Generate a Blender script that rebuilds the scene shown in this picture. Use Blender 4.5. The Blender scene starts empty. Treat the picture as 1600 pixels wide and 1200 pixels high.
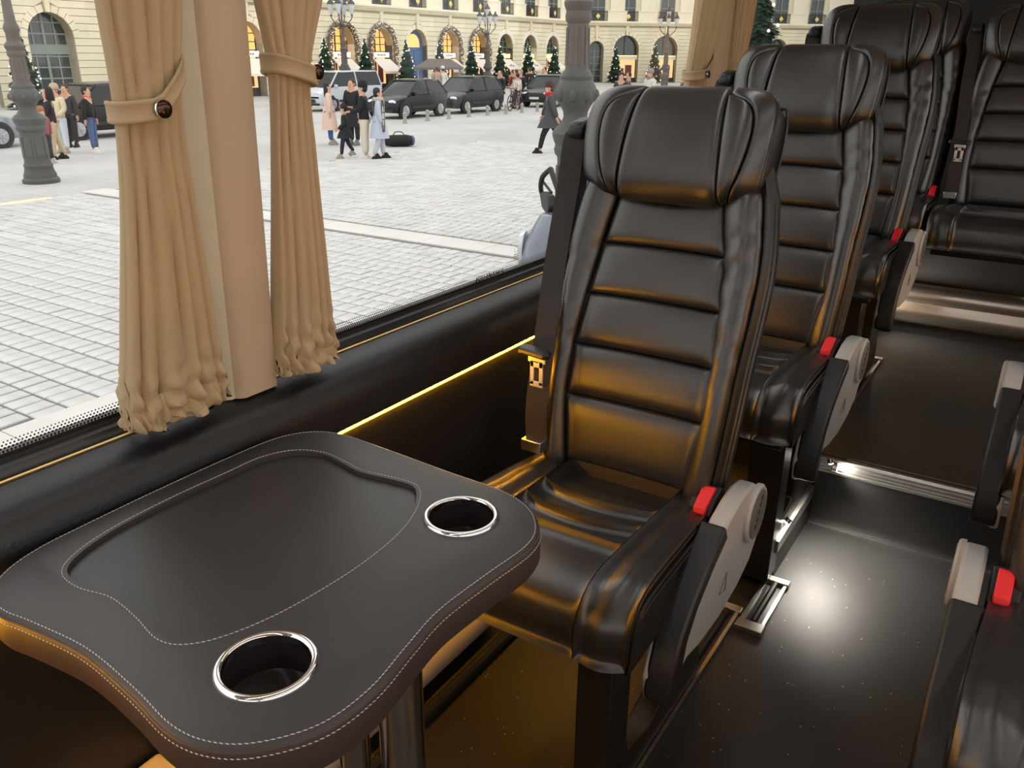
import bpy, bmesh, math, random
from mathutils import Vector, Matrix
random.seed(7)
PI = math.pi
SC = bpy.context.scene
COL = SC.collection

# ------------------------------------------------------------------ camera
CAMZ = 1.30
F_PX, YAW, PITCH, ROLL = 1297.5, -.572676, .375093, -.00586
fw = Vector((math.sin(YAW)*math.cos(PITCH), math.cos(YAW)*math.cos(PITCH), -math.sin(PITCH)))
rt = Vector((math.cos(YAW), -math.sin(YAW), 0))
dn = fw.cross(rt)
r2 = rt*math.cos(ROLL) + dn*math.sin(ROLL)
d2 = -rt*math.sin(ROLL) + dn*math.cos(ROLL)
cam = bpy.data.cameras.new('camera')
cam.sensor_fit = 'HORIZONTAL'; cam.sensor_width = 36.0
cam.lens = F_PX/1600*36.0
cam.clip_start = .02; cam.clip_end = 500
camo = bpy.data.objects.new('camera', cam); COL.objects.link(camo)
m3 = Matrix((r2, -d2, -fw)).transposed()
camo.matrix_world = Matrix.Translation((0, 0, CAMZ)) @ m3.to_4x4()
SC.camera = camo

# ------------------------------------------------------------------ world, exposure
w = bpy.data.worlds.new('overcast_sky'); SC.world = w
w.use_nodes = True
bg = w.node_tree.nodes['Background']
bg.inputs[0].default_value = (1.0, .99, .975, 1); bg.inputs[1].default_value = 1.25
SC.view_settings.view_transform = 'Standard'
SC.view_settings.look = 'None'
SC.view_settings.gamma = 1
SC.view_settings.use_curve_mapping = False
SC.view_settings.exposure = 0.5

# ------------------------------------------------------------------ materials
def srgb(h):
    r = []
    for i in (0, 2, 4):
        c = int(h[i:i+2], 16)/255
        r.append(c/12.92 if c <= .04045 else ((c+.055)/1.055)**2.4)
    return (*r, 1)
MATS = {}
def mat(name, col, rough=.5, metal=0, bump=0, bscale=200, spec=.5, emit=None, estr=0, var=0, vscale=8, coat=0, sheen=0, btype='noise', bdist=.002):
    if name in MATS: return MATS[name]
    m = bpy.data.materials.new(name); m.use_nodes = True
    nt = m.node_tree; b = nt.nodes['Principled BSDF']
    c = srgb(col) if isinstance(col, str) else (*col, 1)
    b.inputs['Base Color'].default_value = c
    b.inputs['Roughness'].default_value = rough
    b.inputs['Metallic'].default_value = metal
    b.inputs['Specular IOR Level'].default_value = spec
    b.inputs['Coat Weight'].default_value = coat
    b.inputs['Sheen Weight'].default_value = sheen
    if emit:
        b.inputs['Emission Color'].default_value = srgb(emit) if isinstance(emit, str) else (*emit, 1)
        b.inputs['Emission Strength'].default_value = estr
    if bump or var:
        tc = nt.nodes.new('ShaderNodeTexCoord')
    if bump:
        if btype == 'voronoi':
            t = nt.nodes.new('ShaderNodeTexVoronoi'); t.feature = 'SMOOTH_F1'; out = t.outputs['Distance']
        else:
            t = nt.nodes.new('ShaderNodeTexNoise'); t.inputs['Detail'].default_value = 3; out = t.outputs['Fac']
        t.inputs['Scale'].default_value = bscale
        nt.links.new(tc.outputs['Object'], t.inputs['Vector'])
        bp = nt.nodes.new('ShaderNodeBump'); bp.inputs['Strength'].default_value = bump; bp.inputs['Distance'].default_value = bdist
        nt.links.new(out, bp.inputs['Height']); nt.links.new(bp.outputs['Normal'], b.inputs['Normal'])
    if var:
        n = nt.nodes.new('ShaderNodeTexNoise'); n.inputs['Scale'].default_value = vscale; n.inputs['Detail'].default_value = 5
        nt.links.new(tc.outputs['Object'], n.inputs['Vector'])
        mr = nt.nodes.new('ShaderNodeMapRange'); mr.inputs[1].default_value = .3; mr.inputs[2].default_value = .7
        mr.inputs[3].default_value = 1-var; mr.inputs[4].default_value = 1+var
        nt.links.new(n.outputs['Fac'], mr.inputs[0])
        mx = nt.nodes.new('ShaderNodeVectorMath'); mx.operation = 'SCALE'
        mx.inputs[0].default_value = c[:3]
        nt.links.new(mr.outputs[0], mx.inputs['Scale']); nt.links.new(mx.outputs[0], b.inputs['Base Color'])
    MATS[name] = m
    return m

def glass_mat(name, tint, f0=.04, rough=0.0):
    if name in MATS: return MATS[name]
    m = bpy.data.materials.new(name); m.use_nodes = True
    nt = m.node_tree; nt.nodes.remove(nt.nodes['Principled BSDF'])
    o = nt.nodes['Material Output']
    tr = nt.nodes.new('ShaderNodeBsdfTransparent'); tr.inputs[0].default_value = (*tint, 1)
    gl = nt.nodes.new('ShaderNodeBsdfGlossy'); gl.inputs['Roughness'].default_value = rough
    lw = nt.nodes.new('ShaderNodeLayerWeight'); lw.inputs[0].default_value = .5
    pw = nt.nodes.new('ShaderNodeMath'); pw.operation = 'POWER'; pw.inputs[1].default_value = 5
    ad = nt.nodes.new('ShaderNodeMath'); ad.operation = 'MULTIPLY_ADD'; ad.inputs[1].default_value = .9; ad.inputs[2].default_value = f0*.5
    nt.links.new(lw.outputs['Facing'], pw.inputs[0]); nt.links.new(pw.outputs[0], ad.inputs[0])
    mx = nt.nodes.new('ShaderNodeMixShader')
    nt.links.new(ad.outputs[0], mx.inputs[0]); nt.links.new(tr.outputs[0], mx.inputs[1]); nt.links.new(gl.outputs[0], mx.inputs[2])
    nt.links.new(mx.outputs[0], o.inputs[0])
    MATS[name] = m
    return m

LEATHER = mat('seat_leather', (.0135, .013, .013), .34, bump=.22, bscale=900, spec=1.0, btype='voronoi', bdist=.0006)
LEATHER_SIDE = mat('seat_side_leather', (.011, .0105, .0105), .42, bump=.2, bscale=700, btype='voronoi', bdist=.0006)
PIPING = mat('piping_leather', (.02, .02, .02), .3)
THREAD_DARK = mat('grey_thread', (.05, .048, .045), .7)
THREAD = mat('cream_thread', (.62, .57, .5), .7)
PANEL = mat('wall_leather', (.0105, .0105, .0115), .42, bump=.3, bscale=260, btype='voronoi', bdist=.0012)
FLOOR = None
TABLE = mat('table_leather', (.036, .031, .032), .46, bump=.25, bscale=1300, btype='voronoi', bdist=.0004)
TABLE_SIDE = mat('table_side_leather', (.05, .034, .032), .5, bump=.25, bscale=1100, btype='voronoi', bdist=.0004)
CHROME = mat('chrome', (.85, .85, .86), .06, metal=1)
STEEL = mat('brushed_steel', (.6, .58, .55), .28, metal=1, bump=.1, bscale=300)
ALU = mat('aluminium', (.62, .6, .57), .3, metal=1, bump=.06, bscale=150)
BLKPLASTIC = mat('black_plastic', (.012, .012, .013), .42)
BLKMETAL = mat('black_metal', (.011, .011, .012), .32)
GREYPLASTIC = mat('grey_plastic', (.40, .405, .40), .42, bump=.08, bscale=900)
GREYDARK = mat('dark_grey_plastic', (.13, .13, .128), .45)
RED = mat('red_plastic', (.75, .02, .025), .4)
WEB = mat('belt_webbing', (.022, .018, .017), .75, bump=.4, bscale=600)
CURT = mat('curtain_fabric', 'b59d79', .9, bump=.2, bscale=700, sheen=.15)
PILLAR = mat('pillar_fabric', 'bda88f', .85, bump=.15, bscale=900)
PILLAR2 = mat('pillar_edge_fabric', 'c4bca6', .8)
BUTTON = mat('bronze_button', (.08, .045, .03), .15, metal=.9)
GOLD = mat('gold_trim', (.75, .52, .2), .35, metal=.4)
BEIGE = mat('beige_vinyl', (.42, .38, .33), .5)

# ------------------------------------------------------------------ mesh helpers
def setp(o, label=None, cat=None, group=None, kind=None):
    if label: o['label'] = label
    if cat: o['category'] = cat
    if group: o['group'] = group
    if kind: o['kind'] = kind
    return o
def empty(name, loc=(0, 0, 0), rz=0, label=None, cat=None, group=None, kind=None, parent=None):
    o = bpy.data.objects.new(name, None); COL.objects.link(o)
    o.empty_display_size = .1
    o.location = loc; o.rotation_euler = (0, 0, rz)
    if parent: o.parent = parent
    return setp(o, label, cat, group, kind)
def obj(name, me, parent=None, loc=(0, 0, 0), rot=(0, 0, 0)):
    o = bpy.data.objects.new(name, me); COL.objects.link(o)
    if parent: o.parent = parent
    o.location = loc; o.rotation_euler = rot
    return o
def mkmesh(name, v, f, m, smooth=True, sharp=35):
    me = bpy.data.meshes.new(name); me.from_pydata([tuple(p) for p in v], [], f)
    me.validate()
    if isinstance(m, (list, tuple)):
        for k in m: me.materials.append(k)
    elif m: me.materials.append(m)
    bm = bmesh.new(); bm.from_mesh(me)
    bmesh.ops.recalc_face_normals(bm, faces=bm.faces)
    if smooth:
        for fc in bm.faces: fc.smooth = True
        lim = math.radians(sharp)
        for e in bm.edges:
            if len(e.link_faces) == 2 and e.calc_face_angle(0) > lim: e.smooth = False
    bm.to_mesh(me); bm.free()
    return me
class MB:
    def __init__(s): s.v = []; s.f = []
    def add(s, v, f):
        n = len(s.v); s.v += [tuple(p) for p in v]; s.f += [tuple(i+n for i in q) for q in f]
        return s
    def box(s, x0, x1, y0, y1, z0, z1):
        return s.add([(x0, y0, z0), (x1, y0, z0), (x1, y1, z0), (x0, y1, z0), (x0, y0, z1), (x1, y0, z1), (x1, y1, z1), (x0, y1, z1)],
              [(0, 3, 2, 1), (4, 5, 6, 7), (0, 1, 5, 4), (1, 2, 6, 5), (2, 3, 7, 6), (3, 0, 4, 7)])
    def prism(s, poly, a0, a1, axis='z'):
        n = len(poly)
        def P(p, a): return {'z': (p[0], p[1], a), 'x': (a, p[0], p[1]), 'y': (p[0], a, p[1])}[axis]
        v = [P(p, a0) for p in poly] + [P(p, a1) for p in poly]
        f = [tuple(range(n))[::-1], tuple(range(n, 2*n))] + [(i, (i+1) % n, n+(i+1) % n, n+i) for i in range(n)]
        return s.add(v, f)
    def ring(s, rings, cap=True, closed=True):
        n = len(rings[0]); v = [p for r in rings for p in r]; f = []
        for i in range(len(rings)-1):
            for j in range(n if closed else n-1):
                k = (j+1) % n
                f.append((i*n+j, i*n+k, (i+1)*n+k, (i+1)*n+j))
        if cap:
            f.append(tuple(range(n))[::-1]); f.append(tuple(range((len(rings)-1)*n, len(rings)*n)))
        return s.add(v, f)
    def tube(s, path, r, seg=8, cap=True, closed=False):
        path = [Vector(p) for p in path]; n = len(path); rings = []
        up = None
        for i, p in enumerate(path):
            if closed: t = path[(i+1) % n]-path[i-1]
            else: t = path[min(i+1, n-1)]-path[max(i-1, 0)]
            if t.length < 1e-9: t = Vector((0, 0, 1))
            t.normalize()
            if up is None:
                up = Vector((0, 0, 1)) if abs(t.z) < .9 else Vector((1, 0, 0))
            a = t.cross(up)
            if a.length < 1e-6: a = t.cross(Vector((1, .3, 0)))
            a.normalize(); b = a.cross(t); up = b
            rr = r[i] if isinstance(r, (list, tuple)) else r
            rings.append([p+a*(rr*math.cos(2*PI*k/seg))+b*(rr*math.sin(2*PI*k/seg)) for k in range(seg)])
        if closed: rings.append(rings[0])
        return s.ring(rings, cap and not closed)
    def lathe(s, prof, seg=16, c=(0, 0, 0), axis='z', cap=True):
        rings = []
        for r, z in prof:
            ring = []
            for k in range(seg):
                a = 2*PI*(k+.5)/seg; x, y = r*math.cos(a), r*math.sin(a)
                ring.append({'z': (c[0]+x, c[1]+y, c[2]+z), 'x': (c[0]+z, c[1]+x, c[2]+y), 'y': (c[0]+x, c[1]+z, c[2]+y)}[axis])
            rings.append(ring)
        return s.ring(rings, cap)
    def ell(s, c, r, seg=12, rings=8):
        pr = []
        for i in range(rings+1):
            a = -PI/2+PI*i/rings
            pr.append((max(math.cos(a), .02), math.sin(a)))
        rg = [[(c[0]+r[0]*q*math.cos(2*PI*k/seg), c[1]+r[1]*q*math.sin(2*PI*k/seg), c[2]+r[2]*z) for k in range(seg)] for q, z in pr]
        return s.ring(rg, True)
    def grid(s, fn, nu, nv):
        v = [fn(i/nu, j/nv) for j in range(nv+1) for i in range(nu+1)]
        f = [(j*(nu+1)+i, j*(nu+1)+i+1, (j+1)*(nu+1)+i+1, (j+1)*(nu+1)+i) for j in range(nv) for i in range(nu)]
        return s.add(v, f)
    def mesh(s, name, m, smooth=True, sharp=35): return mkmesh(name, s.v, s.f, m, smooth, sharp)
    def build(s, name, m, parent=None, loc=(0, 0, 0), rot=(0, 0, 0), smooth=True, sharp=35, bevel=0):
        o = obj(name, s.mesh(name, m, smooth, sharp), parent, loc, rot)
        if bevel:
            b = o.modifiers.new('bevel', 'BEVEL'); b.width = bevel; b.segments = 2; b.limit_method = 'ANGLE'
        return o
def lerp(a, b, t): return a+(b-a)*t
def smooth01(x): x = max(0, min(1, x)); return x*x*(3-2*x)
def interp(tab, x):
    if x <= tab[0][0]: return tab[0][1]
    for (a, p), (b, q) in zip(tab, tab[1:]):
        if x <= b: return p+(q-p)*(x-a)/(b-a)
    return tab[-1][1]
def cinterp(tab, x):
    # smooth (monotone-ish cubic) interpolation of a table
    n = len(tab)
    if x <= tab[0][0]: return tab[0][1]
    if x >= tab[-1][0]: return tab[-1][1]
    for i in range(n-1):
        if x <= tab[i+1][0]:
            x0, y0 = tab[i]; x1, y1 = tab[i+1]
            ml = (y1-tab[i-1][1])/(x1-tab[i-1][0]) if i > 0 else (y1-y0)/(x1-x0)
            mr_ = (tab[i+2][1]-y0)/(tab[i+2][0]-x0) if i+2 < n else (y1-y0)/(x1-x0)
            h = x1-x0; t = (x-x0)/h
            return (2*t**3-3*t*t+1)*y0+(t**3-2*t*t+t)*h*ml+(-2*t**3+3*t*t)*y1+(t**3-t*t)*h*mr_
def catmull(pts, per=6, closed=True):
    n = len(pts); out = []
    rng = range(n) if closed else range(n-1)
    for i in rng:
        if closed: p0, p1, p2, p3 = pts[i-1], pts[i], pts[(i+1) % n], pts[(i+2) % n]
        else: p0, p1, p2, p3 = pts[max(i-1, 0)], pts[i], pts[i+1], pts[min(i+2, n-1)]
        for k in range(per):
            t = k/per
            out.append(tuple(.5*((2*b)+(-a+c)*t+(2*a-5*b+4*c-d)*t*t+(-a+3*b-3*c+d)*t**3) for a, b, c, d in zip(p0, p1, p2, p3)))
    if not closed: out.append(tuple(pts[-1]))
    return out
def stitch_mesh(mb, path, step=.006, length=.0042, r=.0007, closed=True, up=(0, 0, 1)):
    path = [Vector(p) for p in path]
    if closed: path = path+[path[0]]
    up = Vector(up); acc = 0; nxt = 0
    for a, b in zip(path, path[1:]):
        d = b-a; L = d.length
        if L < 1e-9: continue
        t = d/L
        while nxt <= acc+L:
            p = a+t*(nxt-acc)
            s_ = t.cross(up)
            if s_.length < 1e-6: s_ = t.cross(Vector((0, 1, 0)))
            s_.normalize(); u = s_.cross(t)
            h = length/2
            tt = (t+s_*.18).normalized()
            v = [p-tt*h, p+s_*r, p+u*r, p-s_*r, p-u*r, p+tt*h]
            mb.add(v, [(0, 2, 1), (0, 3, 2), (0, 4, 3), (0, 1, 4), (5, 1, 2), (5, 2, 3), (5, 3, 4), (5, 4, 1)])
            nxt += step
        acc += L
def copy_tree(o, parent=None):
    c = o.copy(); COL.objects.link(c); c.parent = parent
    for ch in list(o.children): copy_tree(ch, c)
    return c
def text_mesh(name, body, size, m, ext=.002, align='CENTER'):
    cu = bpy.data.curves.new(name, 'FONT'); cu.body = body; cu.size = size; cu.extrude = ext
    cu.align_x = align; cu.align_y = 'CENTER'; cu.resolution_u = 2
    o = bpy.data.objects.new(name, cu); COL.objects.link(o)
    dg = bpy.context.evaluated_depsgraph_get(); dg.update()
    me = bpy.data.meshes.new_from_object(o.evaluated_get(dg))
    bpy.data.objects.remove(o); bpy.data.curves.remove(cu)
    me.materials.clear(); me.materials.append(m)
    return me
def stand_text(name, body, size, m, parent, loc, rot, ext=.002):
    return obj(name, text_mesh(name, body, size, m, ext), parent, loc, rot)

# ------------------------------------------------------------------ bus shell
Y0, Y1 = -2.2, 5.0
TILT = .03
def floor_mat():
    m = bpy.data.materials.new('speckled_floor_vinyl'); m.use_nodes = True
    nt = m.node_tree; b = nt.nodes['Principled BSDF']
    tc = nt.nodes.new('ShaderNodeTexCoord')
    vo = nt.nodes.new('ShaderNodeTexVoronoi'); vo.inputs['Scale'].default_value = 85
    wn = nt.nodes.new('ShaderNodeMath'); wn.operation = 'LESS_THAN'; wn.inputs[1].default_value = .13
    sep = nt.nodes.new('ShaderNodeSeparateColor'); g2 = nt.nodes.new('ShaderNodeMath'); g2.operation = 'GREATER_THAN'; g2.inputs[1].default_value = .9
    mul = nt.nodes.new('ShaderNodeMath'); mul.operation = 'MULTIPLY'
    mx = nt.nodes.new('ShaderNodeMix'); mx.data_type = 'RGBA'
    mx.inputs[6].default_value = (.02, .02, .02, 1); mx.inputs[7].default_value = (.45, .44, .42, 1)
    nt.links.new(tc.outputs['Object'], vo.inputs['Vector'])
    nt.links.new(vo.outputs['Distance'], wn.inputs[0]); nt.links.new(vo.outputs['Color'], sep.inputs[0]); nt.links.new(sep.outputs[0], g2.inputs[0])
    nt.links.new(wn.outputs[0], mul.inputs[0]); nt.links.new(g2.outputs[0], mul.inputs[1]); nt.links.new(mul.outputs[0], mx.inputs[0])
    nt.links.new(mx.outputs[2], b.inputs['Base Color'])
    b.inputs['Roughness'].default_value = .47
    n = nt.nodes.new('ShaderNodeTexNoise'); n.inputs['Scale'].default_value = 420
    bp = nt.nodes.new('ShaderNodeBump'); bp.inputs['Strength'].default_value = .35; bp.inputs['Distance'].default_value = .001
    nt.links.new(tc.outputs['Object'], n.inputs['Vector']); nt.links.new(n.outputs['Fac'], bp.inputs['Height']); nt.links.new(bp.outputs[0], b.inputs['Normal'])
    return m
FLOOR = floor_mat()
BLACK = mat('black_lining', (.008, .008, .008), .6)
def S(o): o['kind'] = 'structure'; return o
def ext(poly, y0=Y0, y1=Y1): return MB().prism(poly, y0, y1, 'y')
# side wall: leather covered upper panel, lower panel, window rail
S(ext([(-.956, .6955), (-.956, .738), (-.958, .756), (-.964, .772), (-.974, .784), (-.988, .792), (-1.006, .797), (-1.028, .801), (-1.032, .78), (-1.10, .77), (-1.10, .6955)]).build('wall_left', PANEL, sharp=60))
S(ext([(-.962, -.02), (-.962, .686), (-.975, .6955), (-1.10, .6955), (-1.10, -.02)]).build('wall_left_lower', PANEL))
S(ext([(-1.032, .775), (-1.032, .7995), (-1.0285, .8035), (-1.0315, .8045), (-1.035, .80), (-1.035, .775)]).build('trim_1', GOLD))
S(ext([(-1.042, .77), (-1.042, .806), (-1.046, .8135), (-1.056, .8165), (-1.056, .822), (-1.085, .822), (-1.085, .77)]).build('trim_2', mat('window_rail', (.02, .021, .025), .35)))
S(ext([(-1.11, -1.0), (-1.11, .81), (-1.085, .81), (-1.085, -1.0)]).build('wall_left_outer', mat('body_paint', (.01, .01, .012), .3)))
S(ext([(-1.02, 1.66), (-.93, 1.66), (-.90, 1.90), (-.98, 1.98), (-1.08, 1.98), (-1.06, 1.70)]).build('wall_left_upper', mat('upper_lining', (.5, .45, .38), .8)))
S(ext([(1.02, 1.66), (.93, 1.66), (.90, 1.90), (.98, 1.98), (1.08, 1.98), (1.06, 1.70)]).build('wall_right_upper', MATS['upper_lining']))
S(ext([(.962, -.02), (.962, .74), (.985, .79), (1.03, .80), (1.085, .82), (1.11, .82), (1.11, -1.0), (1.085, -1.0)]).build('wall_right', PANEL))
S(MB().box(-1.0, 1.0, Y0, Y1, 1.94, 2.0).build('ceiling', mat('ceiling_lining', (.55, .52, .47), .8)))
S(MB().box(-1.1, 1.1, Y1, Y1+.06, -.1, 2.0).build('wall_back', BLACK))
fb = MB(); fb.box(-1.1, 1.1, Y0-.06, Y0, -.5, .75); fb.box(-1.1, 1.1, Y0-.06, Y0, 1.75, 2.0)
for x in (-1.05, 1.05): fb.box(x-.06, x+.06, Y0-.06, Y0, .75, 1.75)
S(fb.build('wall_front', BLACK))
S(MB().box(-1.085, 1.085, Y0, 2.36, -.06, 0).build('floor', FLOOR))
S(MB().box(-.96, .96, 2.352, 3.76, -.05, .217).build('floor_raised', FLOOR))
S(MB().box(-.96, .96, 3.76, Y1, -.05, .43).build('floor_rear', FLOOR))
# first step: riser trim, ribbed nosing
n = MB(); n.prism([(2.326, .172), (2.322, .178), (2.322, .212), (2.327, .2195), (2.352, .2205), (2.352, .172)], -.43, .96, 'x')
st = S(n.build('trim_step_nosing', ALU))
for k in range(4):
    MB().box(-.43, .96, 2.3195, 2.3225, .1765+k*.0105, .1815+k*.0105).build('nosing_rib', ALU, st)
MB().box(-.43, .96, 2.352, 2.356, .2165, .221).build('tread_edge', ALU, st)
MB().box(-.43, .96, 2.34, 2.349, .2203, .2216).build('grip_strip', BLKPLASTIC, st)
S(MB().box(-.43, .96, 2.330, 2.352, .0, .172).build('trim_step_riser', mat('riser_vinyl', (.016, .016, .0165), .5)))
S(MB().box(-.43, .96, 2.318, 2.330, .0, .006).build('trim_step_foot', ALU))
# second step: tall aluminium bull-nose profile
b2 = MB(); b2.prism([(3.735, .262), (3.72, .275), (3.70, .30), (3.697, .33), (3.71, .352), (3.712, .36), (3.70, .37), (3.695, .39), (3.70, .41), (3.718, .424), (3.76, .43), (3.76, .262)], -.96, .96, 'x')
S(b2.build('trim_rear_step', mat('warm_aluminium', (.7, .63, .55), .32, metal=1, bump=.05, bscale=120), sharp=50))
S(MB().box(-.96, .96, 3.745, 3.76, .217, .262).build('trim_rear_riser', BLACK))
S(MB().box(-.96, .96, 3.80, 3.86, .43, .70).build('wall_seat_box', BLACK))
S(MB().box(-.03, .01, 3.795, 3.80, .455, .485).build('trim_label', mat('white_plate', (.6, .6, .58), .4)))
# side podium under the second seat with aluminium edge
S(MB().box(-.96, -.432, 1.97, 2.352, 0, .118).build('floor_podium', BLACK))
pe = MB(); pe.prism([(-.432, .085), (-.426, .088), (-.426, .122), (-.436, .126), (-.475, .126), (-.475, .118), (-.432, .118)], 1.955, 2.32, 'y')
peo = S(pe.build('trim_podium_edge', ALU))
for k in range(4): MB().box(-.469+k*.009, -.464+k*.009, 1.955, 2.32, .126, .1285).build('edge_rib', ALU, peo)
# foot of the side wall: beige padded ledge, black pipe
lg = MB()
lg.ring([[(-.948+.022*math.cos(a)*1.0, y, .05+.03*math.sin(a)) for a in [2*PI*k/16 for k in range(16)]] for y in (-.6, .2, .9, 1.385)])
setp(lg.build('padded_ledge', BEIGE), 'beige padded strip along the wall foot under the table', 'ledge')
pp = MB().tube([(-.888, -.6, .016), (-.888, 1.0, .016), (-.888, 1.40, .016)], .014, 10)
setp(pp.build('heater_pipe', BLKPLASTIC), 'thin black pipe on the floor beside the beige padded strip', 'pipe')
bb = MB().box(-.955, -.87, .30, .515, .085, .335)
setp(bb.build('storage_box', mat('pale_beige', (.42, .40, .42), .5), bevel=.006), 'pale beige box on the floor by the wall below the table', 'box')

# panes
GLASS = glass_mat('window_glass', (.94, .94, .93))
FRIT = mat('black_frit', (.006, .006, .006), .5)
def wx(z): return -1.06+TILT*(z-.82)
def pane(name, y0, y1, sgn=1):
    v = []
    for dx in (0, -.005):
        for (y, z) in ((y0, .80), (y1, .80), (y1, 1.72), (y0, 1.72)): v.append((sgn*(wx(z)+dx), y, z))
    return S(MB().add(v, [(0, 1, 2, 3), (7, 6, 5, 4), (0, 4, 5, 1), (1, 5, 6, 2), (2, 6, 7, 3), (3, 7, 4, 0)]).build(name, GLASS, smooth=False))
W1 = pane('window_1', Y0, .80); W2 = pane('window_2', .802, 2.90); W3 = pane('window_3', 2.902, Y1)
pane('window_4', Y0, .80, -1); pane('window_5', .802, 2.90, -1); pane('window_6', 2.902, Y1, -1)
S(MB().box(-1.0, 1.0, Y0-.05, Y0-.045, .74, 1.76).build('window_7', GLASS))
def frit(win, y0, y1):
    bnd = MB(); z0, z1 = .815, .8265
    bnd.add([(wx(z0)+.0006, y0, z0), (wx(z0)+.0006, y1, z0), (wx(z1)+.0006, y1, z1), (wx(z1)+.0006, y0, z1)], [(0, 1, 2, 3)])
    bnd.build('frit_band', FRIT, win)
    d = MB(); p = .0052
    for r in range(4):
        z = .8285+r*.0043; rad = .0021-r*.0003
        k = 0; y = y0+(p/2 if r % 2 else 0)
        while y < y1:
            x = wx(z)+.0006
            d.add([(x, y+rad*math.cos(a), z+rad*math.sin(a)) for a in [2*PI*i/6 for i in range(6)]], [(0, 1, 2, 3, 4, 5)])
            y += p
    setp(d.build('frit_dots', FRIT, win, smooth=False), kind='stuff')
frit(W1, .1, .80); frit(W2, .802, 1.80)
stand_text('window_lettering', 'IVAIOUAS IZEJA', .016, FRIT, W2, (wx(.832)+.001, 1.545, .832), (PI/2, 0, PI/2), .0003).scale = (-1, 1, 1)
stm = MB(); sx_ = wx(.866)+.001
stm.tube([(sx_, 1.655+.007*math.cos(2*PI*k/16), .872+.007*math.sin(2*PI*k/16)) for k in range(16)], .0005, 4, closed=True)
for k in range(4): stm.box(sx_-.0003, sx_+.0003, 1.642+.003*(k % 2), 1.668-.002*k, .846+k*.0045, .848+k*.0045)
stm.build('window_stamp', mat('grey_etch', (.55, .56, .56), .6), W2)

# LED strip light along the wall
LED = mat('amber_led', (1, .55, .1), .4, emit=(1, .40, .004), estr=165)
def led_strip(x, label):
    o = MB().tube([(x, y, .6905) for y in (-1.6, 0, 1, 2, 3, 3.7)], .0018, 8).build('led_strip', LED)
    setp(o, label, 'light strip', 'amber light strips along the side walls')
led_strip(-.9605, 'amber glowing light strip on the black wall panel under the curtained window')
led_strip(.9605, 'amber glowing light strip on the wall across the aisle')

# pillars with fabric covers
def pillar(name, y0, y1):
    p = MB(); rings = []
    for z in (.801, 1.0, 1.3, 1.72):
        t = TILT*(z-.82); x = -1.0+t
        rings.append([(x-.062, y0-.012, z), (x-.03, y0-.012, z), (x-.004, y0+.006, z), (x, y0+.012, z), (x, y1-.006, z), (x-.006, y1, z), (x-.062, y1, z)])
    p.ring(rings)
    S(p.build(name, PILLAR, sharp=50))
    q = MB(); rings = []
    for z in (.801, 1.0, 1.3, 1.72):
        t = TILT*(z-.82); x = -1.0+t; wd = .026*(z-.80)/.56
        rings.append([(x-.06, y0-.016-wd, z), (x-.02, y0-.014-wd, z), (x-.012, y0-.006-wd*.3, z), (x-.012, y0+.002, z), (x-.06, y0-.004, z)])
    q.ring(rings)
    S(q.build(name+'_edge', PILLAR2, sharp=50))
pillar('trim_pillar_1', .772, .853); pillar('trim_pillar_2', 2.69, 2.82)

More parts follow.
